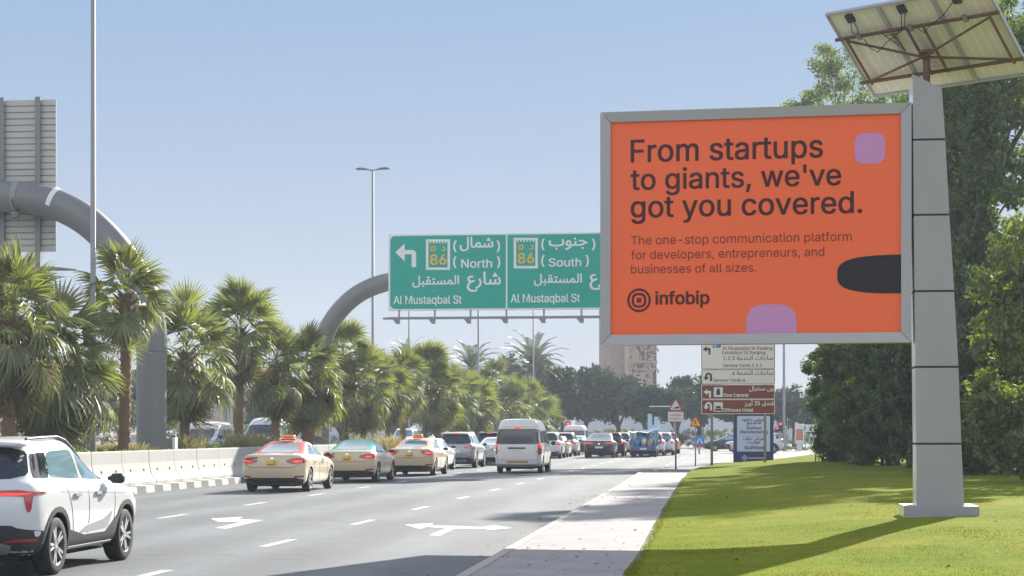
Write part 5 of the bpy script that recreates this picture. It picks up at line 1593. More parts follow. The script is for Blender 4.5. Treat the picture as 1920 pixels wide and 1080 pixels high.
for sy in (-1, 1):
    g = MB(); g.tube([(0, sy * .02, .06), (.015, sy * .02, .03), (.0, sy * .022, .0)], .004, 5); g.tube([(0, sy * .022, .002), (.03, sy * .022, .002)], .004, 5); g.build('leg', M['birdp'], t)
    g = MB(); g.smooth = True; g.tube([(.05, sy * .036, .11), (0, sy * .047, .095), (-.10, sy * .022, .08)], [.012, .024, .005], 8); g.build('wing', M['birdw'], t)
g = MB(); g.tube([(.12, 0, .178), (.15, 0, .172)], [.008, .001], 6); g.build('beak', M['birdp'], t)
# ------------------------------------------------------------------ vehicles
def carpaint(name, c, metal=0.0, rough=0.32):
    return mat(name, c, rough, metal, 0, coat=0.6)
M['carwhite'] = carpaint('white_car_paint', (0.66, 0.68, 0.695))
M['carcream'] = carpaint('cream_car_paint', (0.66, 0.54, 0.36))
M['carred'] = mat('red_roof_paint', (0.62, 0.06, 0.08), .5, coat=.12)
M['carpeach'] = mat('pale_orange_roof_paint', (0.74, 0.36, 0.20), .5, coat=.12)
M['carteal'] = mat('teal_roof_paint', (0.02, 0.36, 0.31), .5, coat=.12)
M['carsilver'] = carpaint('silver_car_paint', (0.36, 0.39, 0.42), .35)
M['carpearl'] = carpaint('pale_blue_white_paint', (0.66, 0.70, 0.73))
M['cardark'] = carpaint('dark_blue_paint', (0.012, 0.016, 0.03))
M['carblack'] = carpaint('black_car_paint', (0.02, 0.02, 0.022))
M['carorange'] = carpaint('orange_car_paint', (0.70, 0.20, 0.06))
M['caryellow'] = carpaint('yellow_car_paint', (0.80, 0.42, 0.03))
M['vanwhite'] = carpaint('white_van_paint', (0.82, 0.81, 0.79), 0, .4)
M['carblue'] = carpaint('blue_truck_paint', (0.03, 0.12, 0.32))
def glass_mat(name, tint, metal, rough=.04):
    return mat(name, tint, rough, metal, spec=.9)
M['glassrear'] = glass_mat('sky_lit_car_glass', (0.20, 0.29, 0.34), .55)
M['glassdark'] = glass_mat('dark_tinted_car_glass', (0.018, 0.024, 0.03), 0.0)
M['glassside'] = glass_mat('sky_lit_side_glass', (0.34, 0.52, 0.60), .55)  # sky reflection put into the tint as pale blue
M['tyre'] = mat('tyre_rubber', (0.018, 0.018, 0.019), .8)
M['rim'] = mat('alloy_rim', (0.52, 0.53, 0.55), .3, .7)
M['rimdark'] = mat('dark_rim', (0.05, 0.05, 0.055), .45, .4)
M['well'] = mat('wheel_well', (0.012, 0.012, 0.013), .95)
M['tail'] = mat('red_tail_lamp', (0.42, 0.012, 0.015), .15, coat=.8)
M['taillit'] = mat('lit_tail_lamp', (0.7, 0.03, 0.03), .2, emit=(1, .06, .05), estr=.5)
M['amber'] = mat('amber_lamp', (0.8, .25, .05), .2, emit=(1, .3, .1), estr=.7)
M['headl'] = mat('headlamp_glass', (0.65, .68, .7), .1, .2)
M['plate'] = mat('yellow_number_plate', (0.80, 0.50, 0.05), .5)
M['platew'] = mat('white_number_plate', (0.75, .75, .72), .5)
M['chrome'] = mat('chrome_trim', (0.7, .7, .72), .12, 1.0)
M['clad'] = mat('dark_grey_cladding', (0.035, 0.038, 0.042), .65)
M['skid'] = mat('silver_skid_plate', (0.38, .39, .4), .4, .5)
M['taxisign'] = mat('orange_taxi_sign', (0.85, .22, .04), .4, emit=(1, .3, .05), estr=.15)
M['seamline'] = mat('panel_gap', (0.04, 0.04, 0.042), .8)

def R_(z, xr, xf, w, cr=(.35, .28), cf=(.7, .40), bul=.06):
    return dict(z=z, xr=xr, xf=xf, w=w, cr=cr, cf=cf, b=bul)
def ring_pts(r, nR=3, nC=3, nS=12):
    xr, xf, w = r['xr'], r['xf'], r['w']; a, b = r['cr']; c, d = r['cf']; bl = r['b']
    a = min(a, (xf - xr) * .4); c = min(c, (xf - xr) * .45); b = min(b, w * .8); d = min(d, w * .8)
    H = []
    for i in range(nR):
        y = (w - b) * i / nR; H.append((xr + bl * (y / w) ** 2, y))
    x0 = xr + bl * ((w - b) / w) ** 2
    for i in range(nC):
        t = math.pi / 2 * i / nC; H.append((x0 + a * (1 - math.cos(t)), w - b + b * math.sin(t)))
    xs0, xs1 = x0 + a, xf - c - bl * ((w - d) / w) ** 2
    for i in range(nS + 1):
        H.append((xs0 + (xs1 - xs0) * i / nS, w))
    xf0 = xf - bl * ((w - d) / w) ** 2
    for i in range(1, nC + 1):
        t = math.pi / 2 * i / nC; H.append((xf0 - c + c * math.sin(t), w - d + d * math.cos(t)))
    for i in range(nR - 1, -1, -1):
        y = (w - d) * i / nR; H.append((xf - bl * (y / w) ** 2, y))
    full = H + [(x, -y) for x, y in reversed(H[1:-1])]
    def zz(x):
        z = r['z']
        if not isinstance(z, list): return z
        if x <= z[0][0]: return z[0][1]
        for (xa, za), (xb, zb) in zip(z, z[1:]):
            if x <= xb: return za + (zb - za) * (x - xa) / (xb - xa)
        return z[-1][1]
    return [(x, y, zz(x)) for x, y in full]

def car_body(rings, nroof, wheels, wr, sub=2):
    """rings from sill to roof -> smooth closed shell with wheel openings; rings from index nroof up use material 1"""
    P = [ring_pts(r) for r in rings]; n = len(P[0])
    V = [p for r in P for p in r]; Fc, mi = [], []
    for i in range(len(P) - 1):
        for k in range(n):
            Fc.append((i * n + k, i * n + (k + 1) % n, (i + 1) * n + (k + 1) % n, (i + 1) * n + k)); mi.append(1 if i >= nroof else 0)
    Fc.append(tuple(range(n))); mi.append(0)
    # roof cap as a strip of quads between the two halves
    top = (len(P) - 1) * n; h = n // 2
    for k in range(h):
        a, b = top + k, top + k + 1; c, d = top + (n - k - 1) % n, top + (n - k) % n
        if k == 0: Fc.append((a, b, c)); 
        elif k == h - 1: Fc.append((a, b, d))
        else: Fc.append((a, b, c, d))
        mi.append(1)
    me = new_mesh('body', V, Fc, [], None)
    o = bpy.data.objects.new('tmp', me); COL.objects.link(o)
    me.materials.append(M['carwhite']); me.materials.append(M['carwhite'])
    me.polygons.foreach_set('material_index', mi)
    md = o.modifiers.new('s', 'SUBSURF'); md.levels = sub; md.render_levels = sub
    dg = bpy.context.evaluated_depsgraph_get(); dg.update()
    full = bpy.data.meshes.new_from_object(o.evaluated_get(dg))
    bpy.data.objects.remove(o); bpy.data.meshes.remove(me)
    bm = bmesh.new(); bm.from_mesh(full)
    bmesh.ops.recalc_face_normals(bm, faces=list(bm.faces))
    bvh = BVHTree.FromBMesh(bm)
    kill = []
    for f in bm.faces:
        c = f.calc_center_median()
        if abs(c.y) < .45: continue
        for wx in wheels:
            if math.hypot(c.x - wx, c.z - wr) < wr + .055: kill.append(f); break
    bmesh.ops.delete(bm, geom=kill, context='FACES')
    for v in bm.verts:
        if abs(v.co.y) < .45 or not v.is_boundary: continue
        for wx in wheels:
            dx, dz = v.co.x - wx, v.co.z - wr; q = math.hypot(dx, dz); Rr = wr + .055
            if .55 * Rr < q < 1.6 * Rr and dz > -.18: v.co.x = wx + dx / q * Rr; v.co.z = wr + dz / q * Rr
    for f in bm.faces: f.smooth = True
    bm.to_mesh(full); bm.free()
    full.name = 'body'
    return full, bvh

def patch(bvh, polys, axis, sign, off=.006, cell=.07, thick=.012, name='patch', m=None, parent=None, mirror=False, roundr=0.0, start=6.0):
    """polygons drawn in a view plane, wrapped on the body: axis 'x' uses (y,z) seen along x, 'y' uses (x,z), 'z' uses (x,y)"""
    if mirror:
        first = patch(bvh, polys, axis, sign, off, cell, thick, name, m, parent, False, roundr, start)
        if axis == 'y': patch(bvh, polys, axis, -sign, off, cell, thick, name, m, parent, False, roundr, start)
        else: patch(bvh, [[(-p[0], p[1]) for p in q] for q in polys], axis, sign, off, cell, thick, name, m, parent, False, roundr, start)
        return first
    bm = bmesh.new()
    todo = []
    for poly in polys:
        if roundr: poly = round_poly(poly, roundr, 2)
        todo.append((poly, sign))
    for poly, sg in todo:
        t = bmesh.new()
        f = t.faces.new([t.verts.new((p[0], p[1], 0)) for p in poly])
        for ax in (0, 1):
            lo = min(p[ax] for p in poly); hi = max(p[ax] for p in poly); n = int((hi - lo) / cell)
            for i in range(1, n + 1):
                c = lo + (hi - lo) * i / (n + 1)
                nrm = Vector((1, 0, 0)) if ax == 0 else Vector((0, 1, 0))
                bmesh.ops.bisect_plane(t, geom=list(t.verts) + list(t.edges) + list(t.faces), plane_co=nrm * c, plane_no=nrm)
        bmesh.ops.triangulate(t, faces=[q for q in t.faces if len(q.verts) > 4])
        ok = True; mp = {}; nn = {}
        for v in t.verts:
            a, b = v.co.x, v.co.y
            if axis == 'x': o_, d = Vector((start * sg, a, b)), Vector((-sg, 0, 0))
            elif axis == 'y': o_, d = Vector((a, start * sg, b)), Vector((0, -sg, 0))
            else: o_, d = Vector((a, b, start)), Vector((0, 0, -1))
            if axis == 'x' and sg > 0: o_.x = 12
            h = bvh.ray_cast(o_, d)
            if h[0] is None:
                h = bvh.find_nearest(Vector((2.3 if axis == 'x' else a, 0 if axis == 'y' else a, b)) if axis != 'z' else Vector((a, b, 1)))
                if axis == 'y': h = bvh.find_nearest(Vector((a, .9 * sg, b)))
                elif axis == 'x': h = bvh.find_nearest(Vector((0 if sg < 0 else 5, a, b)))
            nrm = h[1]
            if nrm.dot(d) > 0: nrm = -nrm
            mp[v] = h[0] + nrm * off; nn[v] = nrm
        base = {}
        for v in t.verts: base[v] = (bm.verts.new(mp[v]), bm.verts.new(mp[v] - nn[v] * thick))
        for q in t.faces:
            bm.faces.new([base[v][0] for v in q.verts])
        for e in t.edges:
            if e.is_boundary: 
                a, b = e.verts
                try: bm.faces.new([base[a][0], base[b][0], base[b][1], base[a][1]])
                except ValueError: pass
        t.free()
    bmesh.ops.delete(bm, geom=[v for v in bm.verts if not v.link_faces], context='VERTS')
    bmesh.ops.recalc_face_normals(bm, faces=list(bm.faces))
    for f in bm.faces: f.smooth = True
    for e in bm.edges:
        if len(e.link_faces) == 2 and e.calc_face_angle(0) > .7: e.smooth = False
    me = bpy.data.meshes.new(name); bm.to_mesh(me); bm.free()
    me.materials.append(m)
    # make faces look outward
    return link(name, me, parent)

def wheel_meshes(r, wd, spokes, dark=False):
    g = MB(); g.smooth = True
    ri = r * .70
    g.lathe([(ri, -wd * .46), (r * .90, -wd * .5), (r * .985, -wd * .40), (r, -wd * .2), (r, wd * .2), (r * .985, wd * .40), (r * .90, wd * .5), (ri, wd * .46), (ri * .97, 0)], 36, 'y')
    t = g
    h = MB(); h.smooth = True
    h.lathe([(ri * 1.01, wd * .47), (ri * .95, wd * .47), (ri * .90, wd * .30), (ri * .88, -.02), (.02, -.03)], 32, 'y')
    k = MB()
    for i in range(spokes):
        a = 2 * math.pi * i / spokes
        for da in (-.17, .17):
            d0 = (math.cos(a + da * .35), math.sin(a + da * .35)); d1 = (math.cos(a + da), math.sin(a + da)); tn = (-math.sin(a), math.cos(a))
            w0, w1 = ri * .085, ri * .07
            p = [(d0[0] * ri * .12, d0[1] * ri * .12), (d1[0] * ri * .94, d1[1] * ri * .94)]
            vs = []
            for (px, pz), w, yo in ((p[0], w0, wd * .40), (p[1], w1, wd * .46)):
                vs += [(px - tn[0] * w, yo, pz - tn[1] * w), (px + tn[0] * w, yo, pz + tn[1] * w), (px + tn[0] * w, yo - .05, pz + tn[1] * w), (px - tn[0] * w, yo - .05, pz - tn[1] * w)]
            k.add(vs, [(0, 1, 5, 4), (1, 2, 6, 5), (2, 3, 7, 6), (3, 0, 4, 7), (0, 3, 2, 1), (4, 5, 6, 7)])
    k.lathe([(.001, wd * .43), (ri * .16, wd * .42), (ri * .18, wd * .34), (.001, wd * .33)], 16, 'y')
    return t, h, k

def add_wheels(car, wheels, r, track, wd=.21, spokes=5):
    T = D = S = None
    for wx in wheels:
        for sy in (-1, 1):
            if T is None:
                t, h, k = wheel_meshes(r, wd, spokes)
                w = t.build('wheel', M['tyre'], car); smooth_by_angle(w, 50); fixn(w)
                d = h.build('rim_barrel', M['rimdark'], w); fixn(d)
                s = k.build('rim', M['rim'], w); fixn(s)
                T, D, S = w, d, s
            else: w = copy_tree(T, car)
            w.location = (wx, sy * (track - wd / 2), r); w.rotation_euler = (0, rnd.uniform(0, 1.2), 0 if sy > 0 else math.pi)
    R2 = r + .058
    for wx in wheels:
        for sy in (-1, 1):
            g = MB()
            pts = [(wx + R2 * math.cos(a), r + R2 * math.sin(a)) for a in [math.radians(-20 + 220 * i / 16) for i in range(17)]]
            g.loft([[(p[0], sy * .48, p[1]) for p in pts], [(p[0], sy * (track - .045), p[1]) for p in pts]], cap=False, closed=False)
            g.add([(p[0], sy * .48, p[1]) for p in pts], [tuple(range(17))])
            g.build('wheel_arch', M['well'], car)
    g = MB(); g.box(((wheels[0] + wheels[1]) / 2, 0, r * .72), (wheels[1] - wheels[0] + 1.1, 1.15, .16)); g.tube([(wheels[0], -track + .2, r), (wheels[0], track - .2, r)], .06, 8); g.build('underbody', M['well'], car)

def mirror_part(car, x, y, z, m, s=1.0):
    for sy in (-1, 1):
        g = MB(); g.smooth = True
        g.loft([[(x + q * k * s, sy * (y + dy), z + w * k * s) for q, w in ((-.045, -.055), (-.055, .02), (-.03, .06), (.04, .06), (.085, .02), (.07, -.045), (.02, -.06))] for dy, k in ((0, .3), (.04, .5), (.07, .95), (.16, 1.0), (.20, .85), (.215, .4))])
        o = fixn(g.build('mirror', m, car))

def finish(car, me, m0, m1, parts=()):
    b = link('body', me, car)
    b.material_slots[0].link = 'OBJECT'; b.material_slots[0].material = m0
    if len(b.material_slots) > 1: b.material_slots[1].link = 'OBJECT'; b.material_slots[1].material = m1
    return b

def line_poly(a, b, w):
    a, b = Vector(a), Vector(b); n = Vector((-(b - a).y, (b - a).x)).normalized() * w / 2
    return [tuple(a - n), tuple(b - n), tuple(b + n), tuple(a + n)]

def sedan_proto(style=0):
    rings = [R_(.20, .45, 4.45, .70), R_(.225, .20, 4.68, .84), R_(.33, .08, 4.80, .885), R_(.52, .03, 4.86, .912), R_(.68, 0, 4.88, .92),
             R_([(0, .87), (1.2, .84), (4.2, .77), (4.88, .68)], .03, 4.84, .915), R_([(0, 1.00), (.9, .955), (3.3, .89), (4.88, .73)], .06, 4.74, .888),
             R_([(0, 1.075), (.55, 1.065), (1.0, 1.0), (3.3, .955), (3.7, .95), (4.88, .765)], .10, 4.60, .835),
             R_([(.0, 1.095), (.6, 1.085), (1.1, 1.025), (3.2, .985), (3.7, .97)], .60, 3.78, .785, (.35, .3), (.7, .5)),
             R_([(.5, 1.19), (3.4, 1.16)], 1.02, 3.28, .725, (.35, .3), (.6, .45)),
             R_([(.5, 1.33), (3.4, 1.33)], 1.50, 2.86, .635, (.35, .3), (.5, .42)),
             R_([(.5, 1.395), (2.0, 1.415), (2.8, 1.39)], 1.74, 2.62, .56, (.3, .3), (.4, .4)), R_([(1.5, 1.415), (2.2, 1.44), (2.8, 1.42)], 1.95, 2.42, .40, (.2, .2), (.2, .2))]
    wh = (.99, 3.815); wr = .335
    me, bvh = car_body(rings, 8, wh, wr)
    return dict(me=me, bvh=bvh, wh=wh, wr=wr, track=.905, L=4.88, kind='sedan')

def sedan(P, name, label, m0, m1, taxi=None, lit=True, group=None, plate='plate', glass='glassrear', style='camry'):
    car = thing(name, label, 'taxi' if taxi else 'car', (0, 0, 0), 0, group)
    finish(car, P['me'], m0, m1)
    bv = P['bvh']; pp = lambda *a, **k: patch(bv, *a, parent=car, **k)
    pp([[(-.56, 1.11), (.56, 1.11), (.44, 1.355), (-.44, 1.355)]], 'x', -1, name='rear_window', m=M[glass], roundr=.12)
    pp([[(-.64, 1.03), (.64, 1.03), (.48, 1.35), (-.48, 1.35)]], 'x', 1, name='windshield', m=M['glassrear'], roundr=.1)
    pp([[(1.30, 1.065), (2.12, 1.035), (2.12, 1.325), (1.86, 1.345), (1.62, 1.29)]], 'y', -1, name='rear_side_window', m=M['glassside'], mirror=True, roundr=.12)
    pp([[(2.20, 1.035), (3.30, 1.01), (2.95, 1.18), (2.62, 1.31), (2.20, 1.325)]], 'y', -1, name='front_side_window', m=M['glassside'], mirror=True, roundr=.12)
    if style == 'camry':
        tl = [(.40, .90), (.44, .845), (.60, .80), (.90, .83), (.91, .95), (.72, .97), (.55, .945)]; lt = [(.60, .835), (.82, .85), (.82, .90), (.62, .895)]
    elif style == 'older':
        tl = [(.42, .985), (.50, .85), (.70, .80), (.91, .84), (.91, .965), (.66, .985)]; lt = [(.60, .85), (.86, .86), (.86, .93), (.62, .93)]
    else:
        tl = [(.25, .90), (.60, .84), (.91, .84), (.91, .90), (.6, .92), (.25, .93)]; lt = [(.5, .87), (.85, .86), (.85, .885), (.5, .89)]
    for sg in (1, -1):
        a = pp([[(p[0] * sg, p[1]) for p in tl]], 'x', -1, name='tail_light', m=M['tail'], roundr=.12, off=.012, cell=.05)
        patch(bv, [[(p[0] * sg, p[1]) for p in lt]], 'x', -1, name='lit_lamp', m=M['taillit' if lit else 'tail'], parent=a, roundr=.2, off=.017, cell=.05, thick=.004)
        pp([[(sg * .72, .705), (sg * .86, .71), (sg * .80, .76), (sg * .50, .70)]], 'x', 1, name='headlight', m=M['headl'], off=.012)
        pp([[(.62 * sg, .415), (.86 * sg, .43), (.86 * sg, .47), (.64 * sg, .465)]], 'x', -1, name='reflector', m=M['tail'], off=.01)
    pp([[(-.80, .235), (.80, .235), (.86, .36), (.66, .41), (-.66, .41), (-.86, .36)]], 'x', -1, name='lower_bumper', m=M['blackpl'], roundr=.1, off=.008)
    pp([[(-.6, .30), (.6, .30), (.7, .5), (-.7, .5)]], 'x', 1, name='grille', m=M['blackpl'], roundr=.1)
    pl = pp([[(-.26, .75), (.26, .75), (.26, .88), (-.26, .88)]] if plate == 'platew' else [[(-.165, .735), (.165, .735), (.165, .895), (-.165, .895)]], 'x', -1, name='number_plate', m=M[plate], off=.014)
    patch(bv, [[(x, z - .02), (x + .035, z - .02), (x + .035, z + .02), (x, z + .02)] for x, z in ((-.10, .785), (-.045, .785), (.01, .785), (.065, .785), (-.10, .85))], 'x', -1, name='plate_marks', m=M['seamline'], parent=pl, off=.018, thick=.003)
    pp([line_poly((-.62, .70), (.62, .70), .012), line_poly((-.62, .70), (-.80, .81), .012), line_poly((.62, .70), (.80, .81), .012)], 'x', -1, name='boot_seam', m=M['seamline'], off=.003)
    pp([line_poly((-.22, .985), (.22, .985), .02) if 0 else squircle(0, .975, .06, .045, 12, 2)], 'x', -1, name='badge', m=M['chrome'], off=.01)
    if taxi: pp([line_poly((.42, .965), (.66, .965), .035)], 'x', -1, name='badge', m=M['seamline'], off=.006)
    pp([line_poly((2.16, .30), (2.16, 1.00), .012), line_poly((3.18, .32), (3.30, .97), .012), line_poly((1.25, .95), (1.42, .66), .012)], 'y', -1, name='door_seam', m=M['seamline'], mirror=True, off=.003)
    for x in (1.52, 2.42): pp([line_poly((x, .845), (x + .2, .84), .03)], 'y', -1, name='door_handle', m=m0, mirror=True, off=.03, thick=.03)
    pp([line_poly((1.30, 1.03), (3.30, .985), .018)], 'y', -1, name='window_trim', m=M['chrome' if taxi is None else 'blackpl'], mirror=True, off=.006)
    mirror_part(car, 3.02, .86, 1.03, M['blackpl'])
    add_wheels(car, P['wh'], P['wr'], P['track'])
    if taxi == 'sign':
        g = MB(); g.box((2.1, 0, 1.475), (.20, .44, .03), bev=.008); b = g.build('roof_sign_base', M['blackpl'], car)
        g = MB(); g.loft([[(2.1 + dx, dy * w, z) for dx, dy in ((-.10 * q, -1), (.10 * q, -1), (.10 * q, 1), (-.10 * q, 1))] for z, w, q in ((1.49, .20, 1), (1.59, .19, .85), (1.61, .17, .5))]); ts = fixn(g.build('roof_sign', M['taxisign'], car))
        g = MB()
        M4 = Matrix.Translation((1.985, 0, 1.52)) @ Matrix.Rotation(-math.pi / 2, 4, 'Z'); g.M = M4
        g.text('TAXI', -.14, 0, w=.28, h=.05, y=0, font=FONT_INTER, bold=.02, res=2); g.build('lettering', M['ink'], ts)
    return car

def place(car, px, Y, rev=False, dz=0.0, extra=0.0):
    """px = photo column of the middle of the bumper nearest the camera, Y = its distance"""
    car.location = ((px - 960) * Y / F, Y, dz)
    car.rotation_euler = (0, 0, math.pi / 2 + RA + extra)
    return car
SED = sedan_proto()
qg = 'cars queueing along the median'
place(sedan(SED, 'parked_taxi' if 0 else 'taxi', 'cream taxi with a red roof and an orange roof sign, nearest of the taxis', M['carcream'], M['carred'], 'sign'), 509, 54)
place(sedan(SED, 'taxi', 'cream taxi with a teal green roof, between the red roofed taxi and the next taxi', M['carcream'], M['carteal'], 'plain'), 650, 64.3)
place(sedan(SED, 'taxi', 'cream taxi with pale orange roof edges and an orange roof sign, third taxi in line', M['carcream'], M['carpeach'], 'sign', style='older'), 767, 74)
place(sedan(SED, 'car', 'white saloon seen from its right side just ahead of the third taxi', M['carwhite'], M['carwhite'], plate='platew', style='slim'), 790, 83.2)
place(sedan(SED, 'car', 'pale silver white saloon half hidden behind the left side of the white minibus', M['carpearl'], M['carpearl'], plate='platew', style='slim'), 921, 98)
place(sedan(SED, 'taxi', 'cream taxi almost hidden between two white cars beyond the minibus', M['carcream'], M['carcream'], 'plain'), 1038, 128)
place(sedan(SED, 'car', 'dark saloon far up the left queue, right of two white cars', M['carblack'], M['carpearl'], plate='platew', style='slim'), 1078, 145)

def suv_proto(L=4.66, W=.93, H=1.70, wr=.36, wh=None, wb=2.79, coupe=0.0, boxy=0.0):
    wh = wh or (.98, .98 + wb)
    b = 1.04 if not boxy else 1.12
    k = H / 1.70
    c = coupe
    rings = [R_(.24, .45, L - .45, .70), R_(.265, .22, L - .2, W - .08), R_(.38, .08, L - .08, W - .03), R_(.60, .02, L - .01, W - .005), R_(.78, 0, L, W),
             R_([(0, .95), (1.5, .93), (L - .7, .88), (L, .80)], .03, L - .05, W - .005), R_([(0, b + .04), (1.2, b), (L - 1.5, b - .05), (L, .90)], .07, L - .12, W - .03),
             R_([(0, b + .09), (1.2, b + .05), (L - 1.4, b), (L - .9, b - .03), (L, .94)], .10, L - .28, W - .08),
             R_([(0, b + .11), (1.2, b + .07), (L - 1.2, b + .02)], .13 + c * .3, L - 1.15, W - .115, (.35, .25), (.7, .5)),
             R_(1.26 * k, .22 + c * .9, L - 1.55, W - .165, (.35, .25), (.6, .45)),
             R_([(0, 1.50 * k), (2, 1.53 * k), (L, 1.52 * k)], .36 + c * 1.9, L - 2.00, W - .25, (.35, .25), (.5, .42)),
             R_([(0, 1.60 * k), (2, 1.64 * k), (L, 1.60 * k)], .46 + c * 2.4, L - 2.25, W - .32, (.3, .25), (.4, .4)), R_([(0, 1.64 * k), (2, 1.69 * k), (3, 1.68 * k)], .75 + c * 2.3, L - 2.5, W - .5, (.2, .2), (.2, .2))]
    me, bvh = car_body(rings, 8, wh, wr)
    return dict(me=me, bvh=bvh, wh=wh, wr=wr, track=W - .01, L=L, W=W, H=H, k=k, c=c, kind='suv')

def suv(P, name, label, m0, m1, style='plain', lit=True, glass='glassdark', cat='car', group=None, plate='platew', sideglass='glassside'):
    car = thing(name, label, cat, (0, 0, 0), 0, group)
    finish(car, P['me'], m0, m1)
    bv = P['bvh']; W, L, k, H, c = P['W'], P['L'], P['k'], P['H'], P['c']
    pp = lambda *a, **q: patch(bv, *a, parent=car, **q)
    zt = 1.55 * k; wt = W - .31
    lo = 1.15 if c == 0 else 1.20
    pp([[(-(W - .18), lo), (W - .18, lo), (wt, zt), (-wt, zt)]], 'x', -1, name='rear_window', m=M[glass], roundr=.12)
    pp([[(-(W - .17), 1.10), (W - .17, 1.10), (wt - .02, 1.56 * k), (-(wt - .02), 1.56 * k)]], 'x', 1, name='windshield', m=M['glassrear'], roundr=.1)
    xm = 1.93
    rs = [[(.98 + c * .4, 1.15), (xm, 1.11), (xm, 1.52 * k), (1.12 + c * .75, 1.50 * k), (.86 + c * .8, 1.30 * k)]]
    fs = [[(xm + .09, 1.11), (L - 1.50, 1.08), (L - 1.76, 1.26 * k), (L - 2.12, 1.48 * k), (xm + .09, 1.52 * k)]]
    if style == 'near':
        pp([[(.42, 1.155), (.86, 1.15), (.98, 1.33 * k), (1.02, 1.49 * k), (.60, 1.48 * k)]], 'y', -1, name='quarter_panel', m=M['glassdark'], mirror=True, roundr=.06)
    elif c == 0:
        pp([[(.42, 1.19), (.78, 1.16), (.70, 1.32 * k), (.82, 1.49 * k), (.62, 1.48 * k)]], 'y', -1, name='quarter_window', m=M['glassdark'], mirror=True, roundr=.1)
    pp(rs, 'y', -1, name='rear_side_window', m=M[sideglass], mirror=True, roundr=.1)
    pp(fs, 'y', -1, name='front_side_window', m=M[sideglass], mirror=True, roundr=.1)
    pp([[(.80 if style == 'near' else .9, 1.115), (L - 1.44, 1.05), (L - 1.44, 1.085), (.80 if style == 'near' else .9, 1.15)]], 'y', -1, name='window_trim', m=M['blackpl'], mirror=True, off=.004)
    pp([line_poly((xm + .045, 1.10), (xm + .045, 1.53 * k), .10)], 'y', -1, name='door_pillar', m=M['blackpl'], mirror=True, off=.004)
    if style == 'near':
        tl = [(.0, 1.01), (.0, .985), (.45, .965), (.77, .955), (.800, .82), (.812, .775), (.836, .775), (.846, .82), (.852, .955), (.91, .982), (.915, .995), (.72, 1.025), (.3, 1.02)]; lt = [(.46, .968), (.70, .962), (.86, .985), (.72, .990), (.50, .988)]; low = [(.50, .425), (.86, .435), (.875, .465), (.74, .462)]
    elif style == 'slim':
        tl = [(.42, .99), (.48, .93), (.90, .90), (.92, .98), (.70, 1.02)]; lt = [(.55, .955), (.85, .94), (.85, .96), (.55, .975)]; low = [(.6, .50), (.85, .52), (.85, .55), (.6, .53)]
    elif style == 'coupe':
        tl = [(.26, .99), (.28, .95), (.62, .93), (.91, .93), (.91, 1.02), (.60, 1.03)]; lt = [(.32, .965), (.86, .955), (.86, .99), (.5, 1.0)]; low = [(.68, .50), (.88, .52), (.88, .58), (.68, .55)]
    else:
        tl = [(.64, .86), (.90, .86), (.91, 1.06), (.72, 1.06)]; lt = [(.70, .92), (.86, .92), (.86, 1.0), (.72, 1.0)]; low = [(.62, .45), (.86, .47), (.86, .51), (.62, .49)]
    sc = W / .93
    for sg in (1, -1):
        a = pp([[(p[0] * sg * sc, p[1]) for p in tl]], 'x', -1, name='tail_light', m=M['tail'], off=.012, cell=.05, roundr=.06)
        patch(bv, [[(p[0] * sg * sc, p[1]) for p in lt]], 'x', -1, name='lit_lamp', m=M['taillit' if lit else 'tail'], parent=a, roundr=.2, off=.018, cell=.05, thick=.004)
        pp([[(p[0] * sg * sc, p[1]) for p in low]], 'x', -1, name='reflector', m=M['tail'], off=.014)
        pp([[(sg * .55, .80), (sg * .86, .82), (sg * .86, .88), (sg * .6, .86)]], 'x', 1, name='headlight', m=M['headl'], off=.012)
    top = .62 if style == 'near' else (.50 if style in ('slim', 'coupe') else .44)
    pp([[(-(W - .13), .275), (W - .13, .275), (W - .05, .40), (W - .02, top - .07), (W - .22, top - .03), (.62, top), (-.62, top), (-(W - .22), top - .03), (-(W - .02), top - .07), (-(W - .05), .40)]], 'x', -1, name='lower_bumper', m=M['clad'], off=.009, roundr=.05)
    if style in ('near', 'slim'): pp([[(-.52, .285), (.52, .285), (.60, .38), (.5, .41), (-.5, .41), (-.60, .38)]], 'x', -1, name='skid_plate', m=M['skid'], off=.02, roundr=.1)
    pp([[(-.7, .35), (.7, .35), (.72, .75), (-.72, .75)]], 'x', 1, name='grille', m=M['blackpl'], roundr=.1)
    pz = .80 if style != 'coupe' else .70
    pp([[(-.26, pz - .06), (.26, pz - .06), (.26, pz + .06), (-.26, pz + .06)]], 'x', -1, name='number_plate', m=M[plate], off=.014)
    if style == 'near':
        pp([line_poly((-.05, .86), (.05, .86), .05)], 'x', -1, name='badge', m=M['chrome'], off=.01)
        pp([line_poly((.52, .83), (.66, .83), .03), line_poly((.53, .79), (.62, .79), .02)], 'x', -1, name='badge', m=M['skid'], off=.005)
    else: pp([squircle(0, .93, .06, .05, 12, 2)], 'x', -1, name='badge', m=M['chrome'], off=.01)
    # wheel arch cladding and sills
    wr = P['wr']; arcs = []
    r0, r1 = wr + .062, wr + (.125 if style == 'near' else .10)
